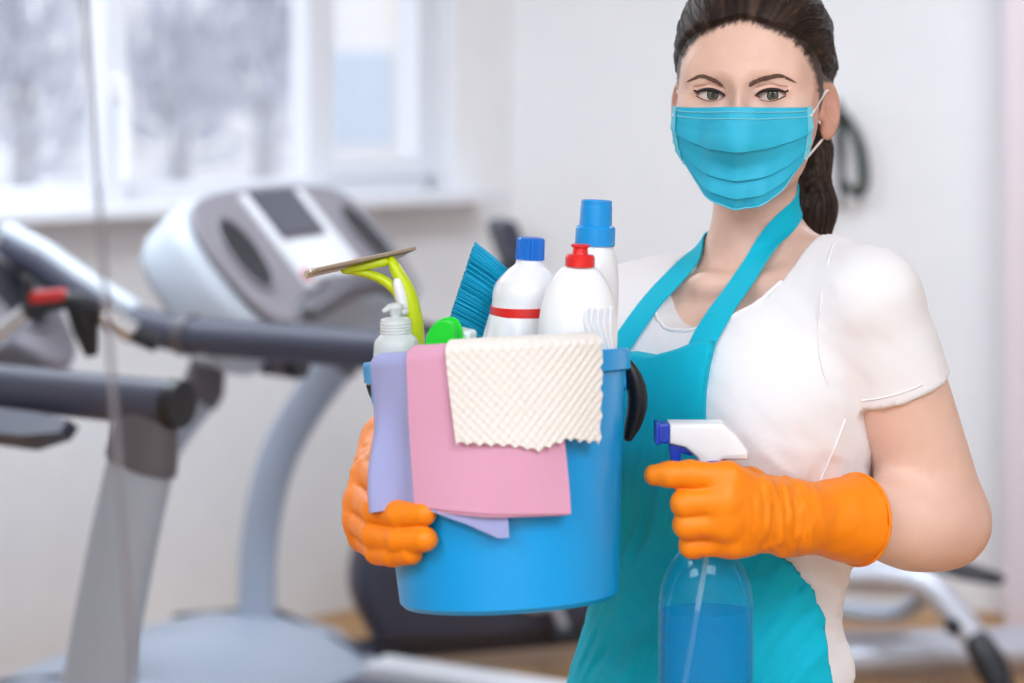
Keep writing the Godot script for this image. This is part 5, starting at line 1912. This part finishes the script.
func elliptical() -> void:
	# low silver frame at the right, behind the woman's elbow
	var o := P(930, 0, 5.35)
	o.y = 0.0
	var t := thing("elliptical_trainer", "silver tubular trainer frame with black feet on the floor behind the woman's elbow", "trainer", o)
	var L := func(px: float, y: float, d: float): return Vector3((px - CX) * d / F, y, -d) - o
	part("floor_rail", bm(tube([L.call(815, 0.062, 5.42), L.call(930, 0.062, 5.46), L.call(1110, 0.062, 5.52)], 0.040, 14, true), 50.0), M.silver, t)
	part("floor_rail", bm(tube([L.call(815, 0.045, 5.66), L.call(930, 0.045, 5.68), L.call(1110, 0.045, 5.74)], 0.030, 14, true), 50.0), M.silver, t)
	part("swing_beam", bm(tube(spline([L.call(835, 0.325, 5.25), L.call(880, 0.335, 5.22), L.call(925, 0.320, 5.18), L.call(953, 0.265, 5.14), L.call(976, 0.200, 5.10), L.call(990, 0.150, 5.06)], 6), 0.036, 14, false, 1.0), 50.0), M.silver, t)
	part("rubber_foot", bm(tube([L.call(979, 0.195, 5.085), L.call(992, 0.150, 5.05), L.call(1001, 0.105, 5.02)], [0.036, 0.043, 0.034], 16, true), 50.0), M.machine_black, t)
	part("pedal_plate", bm(tube([L.call(938, 0.345, 5.30), L.call(962, 0.335, 5.27), L.call(986, 0.325, 5.25)], [0.050, 0.062, 0.050], 16, true, 0.32), 50.0), M.machine_black, t)
	part("pedal_arm", bm(tube(spline([L.call(815, 0.205, 5.45), L.call(860, 0.19, 5.42), L.call(900, 0.205, 5.36), L.call(930, 0.285, 5.25)], 6), 0.024, 12), 50.0), M.machine_grey, t)
	part("cover_panel", bm(tube(spline([L.call(800, 0.27, 5.60), L.call(850, 0.265, 5.58), L.call(914, 0.25, 5.55)], 5), [0.062, 0.062, 0.062, 0.062, 0.062, 0.062, 0.062, 0.060, 0.057, 0.052, 0.044], 16, true), 50.0), M.machine_light, t)
	part("roller", bm(tube([L.call(953, 0.235, 5.10), L.call(953, 0.235, 5.22)], 0.022, 14, true), 50.0), M.machine_black, t)
	part("upright", bm(tube([L.call(820, 0.08, 5.58), L.call(800, 0.32, 5.56), L.call(790, 1.05, 5.54)], [0.045, 0.042, 0.032], 14, true), 50.0), M.silver, t)

func wall_handle() -> void:
	var d := 6.22
	var o := P(840, 107, d)
	var t := thing("pull_handle", "black and green loop handle hanging on the wall behind the woman's ear", "handle", o)
	M.handle_black = mat(c8(28, 34, 32), 0.5)
	M.handle_green = mat(c8(40, 96, 62), 0.5)
	var L := func(x: float, y: float): return P(x, y, d) - o
	part("strap", bm(tube([L.call(838, 104), L.call(840, 130), L.call(841, 165), L.call(842, 206)], [0.014, 0.020, 0.016, 0.010], 10, true, 0.8), 50.0), M.handle_black, t)
	part("loop", bm(tube(spline([L.call(840, 112), L.call(850, 124), L.call(860, 144), L.call(865, 168), L.call(864, 188), L.call(856, 194), L.call(844, 183)], 6), 0.014, 10, true), 60.0), M.handle_black, t)
	part("loop_lining", bm(tube(spline([L.call(846, 124), L.call(856, 144), L.call(860.5, 168), L.call(860, 185), L.call(855, 189)], 6), 0.006, 8, true), 60.0), M.handle_green, t)
	part("hook", bm(tube([L.call(838, 106), L.call(838, 106) + Vector3(0, 0.0, -0.10)], 0.012, 10, true), 50.0), M.steel, t)

func cable() -> void:
	# thin steel cable of a pulley station close to the camera, far out of focus
	M.cable = mat(c8(120, 116, 122), 0.5)
	var a := P(84, 0, 1.15)
	var b := P(128, 600, 1.15)
	var dir := (a - b).normalized()
	var top := a + dir * ((2.86 - a.y) / dir.y)
	var bot := b - dir * ((b.y - 0.03) / dir.y)
	var t := thing("pulley_cable", "thin grey cable running down close to the camera at the left", "cable", bot)
	part("wire", bm(tube([Vector3.ZERO, (top - bot) * 0.5, top - bot], 0.0017, 8), 60.0), M.cable, t)
	part("floor_anchor", bm(xform(lathe([Vector2(0.0001, -0.03), Vector2(0.05, -0.03), Vector2(0.05, -0.02), Vector2(0.012, -0.012), Vector2(0.010, 0.01), Vector2(0.0001, 0.01)], 24), Transform3D())), M.steel, t)
	part("ceiling_anchor", bm(xform(lathe([Vector2(0.0001, -0.01), Vector2(0.012, -0.01), Vector2(0.014, 0.02), Vector2(0.05, 0.03), Vector2(0.05, 0.04), Vector2(0.0001, 0.04)], 24), Transform3D(Basis(), top - bot))), M.steel, t)
